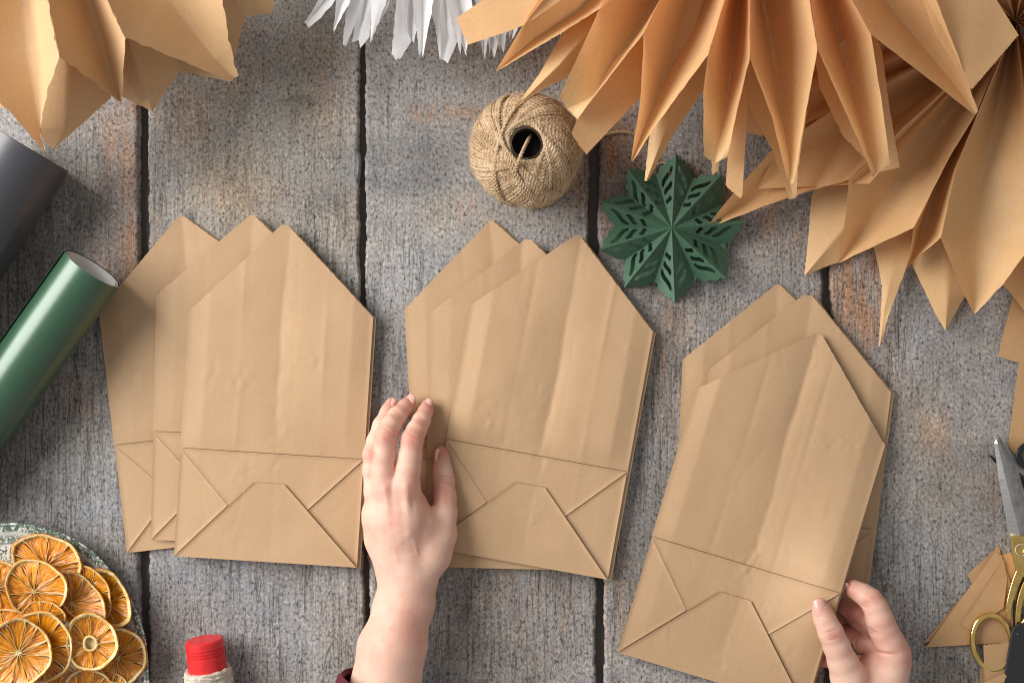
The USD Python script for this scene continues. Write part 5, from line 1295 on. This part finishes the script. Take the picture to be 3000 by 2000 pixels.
def finish_skin(parent, name, d, body, warm, knuckles, grooves, smooth_it=3):
    X = body.X
    for (px, py, z, px2, py2, w, dep) in grooves:         # creases: short grooves across the skin
        a, b = P(px, py, z) * 1000, P(px2, py2, z) * 1000
        lo = np.floor((np.minimum(a, b) - 14 - body.lo) / body.h).astype(int); hi = np.ceil((np.maximum(a, b) + 14 - body.lo) / body.h).astype(int)
        s = tuple(slice(max(0, l), max(0, u)) for l, u in zip(lo, hi))
        ab = (b - a)[:2]; L2 = ab @ ab
        t = np.clip(((X[s][..., :2] - a[:2]) @ ab) / L2, 0, 1)
        q = np.linalg.norm(X[s][..., :2] - a[:2] - t[..., None] * ab, axis=-1)
        up = 1 / (1 + np.exp(-(X[s][..., 2] - (z - 7)) / 1.5))
        d[s] += dep * np.exp(-(q / w) ** 2) * up * np.sin(np.pi * (0.12 + 0.76 * t))
    v, f = surface_nets(d, body.lo, body.h)
    m = trimesh.Trimesh(v, f, process=False)
    comps = trimesh.graph.connected_components(m.edges_unique, nodes=np.arange(len(v)))
    big = max(comps, key=len)
    keep = np.zeros(len(v), bool); keep[big] = True
    fk = keep[f].all(1)
    re = -np.ones(len(v), int); re[keep] = np.arange(keep.sum())
    m = trimesh.Trimesh(v[keep], re[f[fk]], process=False)
    trimesh.smoothing.filter_taubin(m, lamb=.5, nu=.53, iterations=smooth_it)
    v = np.array(m.vertices)
    red = np.zeros(len(v)); wr = np.full(len(v), 0.35)
    for (px, py, z, s, amp) in warm:
        red = np.maximum(red, amp * np.exp(-((v - P(px, py, z) * 1000) ** 2).sum(1) / s ** 2))
    for (px, py, z, px2, py2, w, dep) in grooves:
        a2, b2 = P(px, py, z)[:2] * 1000, P(px2, py2, z)[:2] * 1000; ab = b2 - a2
        t2 = np.clip(((v[:, :2] - a2) @ ab) / (ab @ ab), 0, 1)
        q2 = np.linalg.norm(v[:, :2] - a2 - t2[:, None] * ab, axis=1)
        red = np.maximum(red, 1.0 * min(dep, 1) * np.exp(-(q2 / 1.0) ** 2) * np.sin(np.pi * (.1 + .8 * t2)) * (v[:, 2] > z - 8))  # redder skin in the creases, with their shade painted in too
    for (px, py, z, s, amp) in knuckles:
        wr = np.maximum(wr, amp * np.exp(-((v - P(px, py, z) * 1000) ** 2).sum(1) / s ** 2))
    return part(parent, name, fix(v / 1000, m.faces), skin, True, attrs={'red': red, 'wrinkle': wr})


def nail(parent, c, d2, w, l, z, rise, side=(0, 0), curve=1.6):
    """A nail plate: centre (px), direction (px) of its free end, width and length in px, height mm, slope of its length, tilt across."""
    d2 = np.array(d2, float); c = np.array(c, float); d2 /= np.linalg.norm(d2); n2 = np.array([-d2[1], d2[0]])
    U, V = np.meshgrid(np.linspace(-1, 1, 13), np.linspace(-1, 1, 15))
    wid = np.where(V > .3, np.sqrt(np.clip(1 - ((V - .3) / .75) ** 2 * .55, 0, 1)), np.where(V < -.4, np.sqrt(np.clip(1 - ((V + .4) / .62) ** 2 * .75, 0.03, 1)), 1))
    x = c[0] + d2[0] * V * l / 2 + n2[0] * U * wid * w / 2; y = c[1] + d2[1] * V * l / 2 + n2[1] * U * wid * w / 2
    zz = z - curve * (U * wid) ** 2 - rise * V - .5 * V ** 2 + side[0] * U * wid
    top = PA(np.stack([x, y, zz], -1).reshape(-1, 3)); bot = top - [0, 0, .0007]
    U = None
    i = np.arange(13 * 15).reshape(15, 13)
    q = np.stack([i[:-1, :-1], i[1:, :-1], i[1:, 1:], i[:-1, 1:]], -1).reshape(-1, 4)
    rim = np.r_[i[0], i[1:, -1], i[-1, -2::-1], i[-2:0:-1, 0]]; r2 = np.roll(rim, -1); N = 13 * 15
    qs = np.stack([rim, r2, r2 + N, rim + N], 1)
    q = np.vstack([q, q[:, ::-1] + N, qs])
    part(parent, 'nail', fix(np.vstack([top, bot]), np.vstack([q[:, [0, 1, 2]], q[:, [0, 2, 3]]])), nail_mat, 60)


person = thing('person', 'person with bare pale hands and a burgundy sleeve, sorting the paper bags', 'person', None, P(1150, 2000, 0))

# ---- the left hand lies on the middle stack, seen from the back
HS = 0.78
B = Body((-150, -345, -2), (-42, -30, 86), HS)
TIPZ = 13
ring_ = [(1146, 1182, 14, 5.2), (1136, 1205, 16, 6.0), (1117, 1245, 24, 7.0), (1101, 1292, 30, 7.6), (1092, 1330, 33, 8.0), (1091, 1375, 34, 8.0), (1096, 1440, 34, 8.4)]
mid_ = [(1200, 1176, 15, 5.6), (1186, 1193, 19, 6.5), (1164, 1218, 28, 7.9), (1145, 1248, 38, 8.6), (1131, 1277, 45, 9.3), (1126, 1330, 44, 9.3), (1124, 1375, 42, 9.4), (1126, 1430, 42, 10.0)]
idx_ = [(1252, 1187, 15, 5.3), (1246, 1206, 19, 6.2), (1234, 1232, 27, 7.5), (1220, 1260, 36, 8.3), (1207, 1289, 43, 9.3), (1201, 1335, 43, 9.7), (1196, 1372, 43, 10.3), (1190, 1425, 43, 11.2)]
pinky = [(1122, 1390, 13, 6.0), (1112, 1420, 15, 6.6), (1108, 1460, 20, 7.5)]
thumb = [(1291, 1320, 13, 4.8), (1294, 1342, 14, 6.6), (1297, 1378, 15, 8.0), (1301, 1408, 16, 8.7), (1304, 1455, 19, 9.2), (1303, 1500, 23, 10.2), (1294, 1565, 26, 12.6), (1272, 1630, 30, 14)]
palm = chain((1128, 1430, 40, 10.0), (1140, 1520, 40, 12.5), (1172, 1700, 34, 13)) + chain((1188, 1425, 41, 11.0), (1196, 1520, 42, 13), (1208, 1700, 35, 13.5)) + chain((1100, 1440, 33, 8.6), (1108, 1520, 33, 11), (1152, 1690, 32, 11)) \
    + chain((1100, 1500, 27, 9.5), (1113, 1580, 26, 11), (1140, 1660, 27, 11)) + chain((1222, 1470, 34, 8), (1246, 1540, 32, 11), (1262, 1620, 32, 13), (1238, 1700, 33, 11.5)) + chain((1160, 1440, 41, 9.5), (1170, 1560, 40, 13))
arm = chain((1157, 1690, 31, 11.0), (1143, 1770, 32, 12.6), (1108, 1890, 35, 15.8), (1078, 2050, 38, 19)) + chain((1236, 1690, 32, 11.0), (1226, 1770, 34, 12.5), (1192, 1890, 38, 15.6), (1165, 2050, 42, 19)) + chain((1196, 1690, 35, 14), (1186, 1770, 37, 15.5), (1152, 1890, 41, 20), (1127, 2050, 44, 23.5))
base = B.field(palm + arm, 9.0)
tend = B.field(chain((1190, 1425, 54.0, 1.6), (1197, 1560, 53, 1.4)) + chain((1127, 1430, 52, 1.5), (1150, 1565, 51.5, 1.3)) + chain((1168, 1500, 53, 1.2), (1172, 1580, 52, 1.2)), 3)
base = smin(base, tend, 5)
veins = B.field(chain((1150, 1470, 50.5, .8), (1160, 1520, 51, .8), (1152, 1580, 51, .8), (1165, 1640, 49, .8)) + chain((1215, 1490, 51, .8), (1205, 1560, 52.5, .8), (1222, 1620, 49, .8)), 1)
base = smin(base, veins, 2.4)
d = smin(base, B.field(chain(*thumb), 4.0), 7.5)
for fg, k in ((ring_, 4.5), (mid_, 5.0), (idx_, 5.5), (pinky, 5)):
    d = np.minimum(d, smin(base, B.field(chain(*fg), 3.2), k))
gro = []
for (cx, cy, ux, uy, n, sp, hw, z, dep) in ((1206, 1287, 0.35, -1, 4, 8, 22, 52, .7), (1131, 1274, 0.45, -1, 4, 8, 22, 54, .7), (1091, 1328, 0.2, -1, 3, 7, 16, 41, .65), (1234, 1232, 0.5, -1, 3, 7, 17, 34, .45), (1164, 1217, 0.7, -1, 3, 7, 18, 36, .45), (1303, 1405, .05, -1, 3, 9, 24, 25, .7)):
    u = np.array([ux, uy], float); u /= np.linalg.norm(u); w = np.array([-u[1], u[0]])
    for i in range(n):
        c = np.array([cx, cy]) + u * (i - (n - 1) / 2) * sp
        a, b = c - w * hw + u * 3, c + w * hw - u * 2
        gro.append((a[0], a[1], z, b[0], b[1], 1.0, dep * .95))
warm = [(1206, 1287, 50, 9, .55), (1131, 1274, 52, 9, .5), (1092, 1328, 40, 8, .6), (1190, 1425, 52, 11, .4), (1127, 1425, 50, 11, .3), (1148, 1175, 20, 9, .7), (1203, 1165, 20, 9, .7), (1254, 1178, 20, 9, .7), (1291, 1325, 20, 11, .75), (1165, 1520, 52, 10, .4), (1200, 1830, 56, 22, .35), (1298, 1440, 30, 14, .35), (1250, 1460, 40, 10, .35)]
kn = [(1206, 1287, 52, 11, 1.2), (1131, 1274, 53, 11, 1.2), (1092, 1328, 40, 9, 1.2), (1185, 1590, 52, 26, .8), (1200, 1690, 50, 22, .9)]
al = finish_skin(person, 'forearm_and_hand', d, B, warm, kn, gro)
nail(al, (1203, 1170), (.62, -1), 27, 30, 21.2, 1.2, (1.2, 0))
nail(al, (1255, 1181), (.4, -1), 22, 27, 20.6, 1.6, (.8, 0))
nail(al, (1150, 1178), (.5, -1), 20, 24, 19.2, 1.4, (.8, 0))
nail(al, (1285, 1333), (.06, -1), 22, 38, 19.8, 1.0, (-2.2, 0), 1.4)

# the sleeve's cuff
ca, cb = P(1124, 1999, 43), P(1086, 2147, 43)
n = 40
pr = [(s, 0.0385 + .0012 * math.sin(s * 1900) + (0.0 if s > .002 else -.002)) for s in np.linspace(0, .05, n)]
pr = [(0.004, .0335), (0.0005, .0345), (0, .0365)] + pr
part(person, 'sleeve', along(pr, ca, cb, 96), knit, True)

# ---- the right hand pinches the corner of the top bag, seen from the thumb side
B = Body((225, -345, -2), (350, -190, 88), 0.8)
q8 = lambda u, v, z, r: (2250 + u / 3.92, 1600 + v / 3.92, z, r)
thumb = [q8(592, 660, 52, 5.2), q8(612, 720, 53, 7.0), q8(650, 830, 54, 8.6), q8(720, 985, 55, 10.0), q8(790, 1150, 53, 10.6), q8(860, 1330, 50, 12.0), q8(930, 1500, 46, 15), q8(1000, 1700, 42, 18)]
index = [q8(915, 455, 33, 6.0), q8(985, 490, 36, 7.4), q8(1090, 545, 40, 8.6), q8(1180, 610, 44, 9.4), q8(1235, 700, 46, 9.9), q8(1280, 830, 46, 10.6), q8(1330, 970, 45, 10.8), q8(1385, 1090, 44, 11.6), q8(1430, 1215, 42, 13.4)]
middle = [q8(870, 700, 16, 7.0), q8(930, 720, 17, 7.6), q8(1040, 780, 20, 8.4), q8(1150, 880, 24, 9.0), q8(1270, 1020, 28, 9.5), q8(1400, 1240, 32, 11.5)]
ringf = [q8(880, 1010, 12, 7.2), q8(980, 1000, 14, 8), q8(1130, 1060, 20, 9), q8(1380, 1280, 24, 11)]
little = [q8(640, 1300, 10, 6.6), q8(740, 1290, 11, 7.2), q8(920, 1330, 13, 8), q8(1300, 1420, 20, 11)]
curl = [q8(1080, 1120, 33, 7.5), q8(1180, 1115, 34, 8.4), q8(1330, 1130, 36, 10)]
palm = chain(q8(1430, 1215, 42, 13.4), q8(1430, 1330, 41, 14), q8(1370, 1500, 39, 16), q8(1300, 1750, 36, 20)) + chain(q8(1400, 1280, 27, 13), q8(1300, 1500, 24, 18), q8(1200, 1750, 30, 22)) + chain(q8(1150, 1390, 35, 10), q8(1180, 1520, 36, 15), q8(1150, 1700, 38, 20)) + chain(q8(1270, 1330, 36, 12), q8(1250, 1560, 38, 15))
base = B.field(palm, 6.0)
base = smin(base, B.field(chain(*index[-4:]), 3), 5)
d = smin(base, B.field(chain(*thumb), 4), 5.5)
d = np.minimum(d, smin(base, B.field(chain(*index), 3.0), 4))
d = np.minimum(d, smin(base, B.field(chain(*curl), 3.0), 2.2))
for fg in (middle, ringf, little):
    d = np.minimum(d, smin(base, B.field(chain(*fg), 3), 3))
gro = []
for (cx, cy, ux, uy, n, sp, hw, z, dep, w_) in ((735, 1010, -.32, -1, 4, 8, 24, 64, .8, 1.3), (1205, 985, -.45, .9, 2, 8, 22, 56, .9, 1.4), (1120, 655, -.6, 1, 3, 7, 14, 50, .7, 1.2), (1290, 1222, 0, 1, 1, 8, 52, 54, 1.5, 1.4)):
    u = np.array([ux, uy], float); u /= np.linalg.norm(u); w = np.array([-u[1], u[0]])
    for i in range(n):
        c = np.array([2250 + cx / 3.92, 1600 + cy / 3.92]) + u * (i - (n - 1) / 2) * sp
        a, b = c - w * hw, c + w * hw
        gro.append((a[0], a[1], z, b[0], b[1], w_, dep))
W8 = lambda u, v, z, s, a: (2250 + u / 3.92, 1600 + v / 3.92, z, s, a)
warm = [W8(600, 680, 58, 10, .6), W8(735, 1010, 62, 10, .35), W8(920, 470, 38, 12, .75), W8(1200, 600, 52, 10, .45), W8(1250, 800, 50, 12, .25), W8(1300, 1010, 54, 12, .4), W8(1180, 1120, 40, 14, .55), W8(1550, 1230, 50, 14, .5), W8(930, 780, 22, 22, .85), W8(950, 1050, 18, 20, .85), W8(1250, 1300, 50, 12, .35), W8(650, 1300, 14, 16, .6)]
kn = [W8(735, 1010, 62, 9, 1.2), W8(1150, 640, 50, 9, 1.0), W8(1250, 1400, 50, 20, .7)]
ar = finish_skin(person, 'hand', d, B, warm, kn, gro)
nail(ar, (2250 + 598 / 3.92, 1600 + 705 / 3.92), (-.22, -1), 37, 50, 60.6, 1.4, (0.4, 0), 2.2)
nail(ar, (2250 + 888 / 3.92, 1600 + 475 / 3.92), (-.55, .35), 24, 28, 39.4, 2.8, (1.6, 0), 1.0)
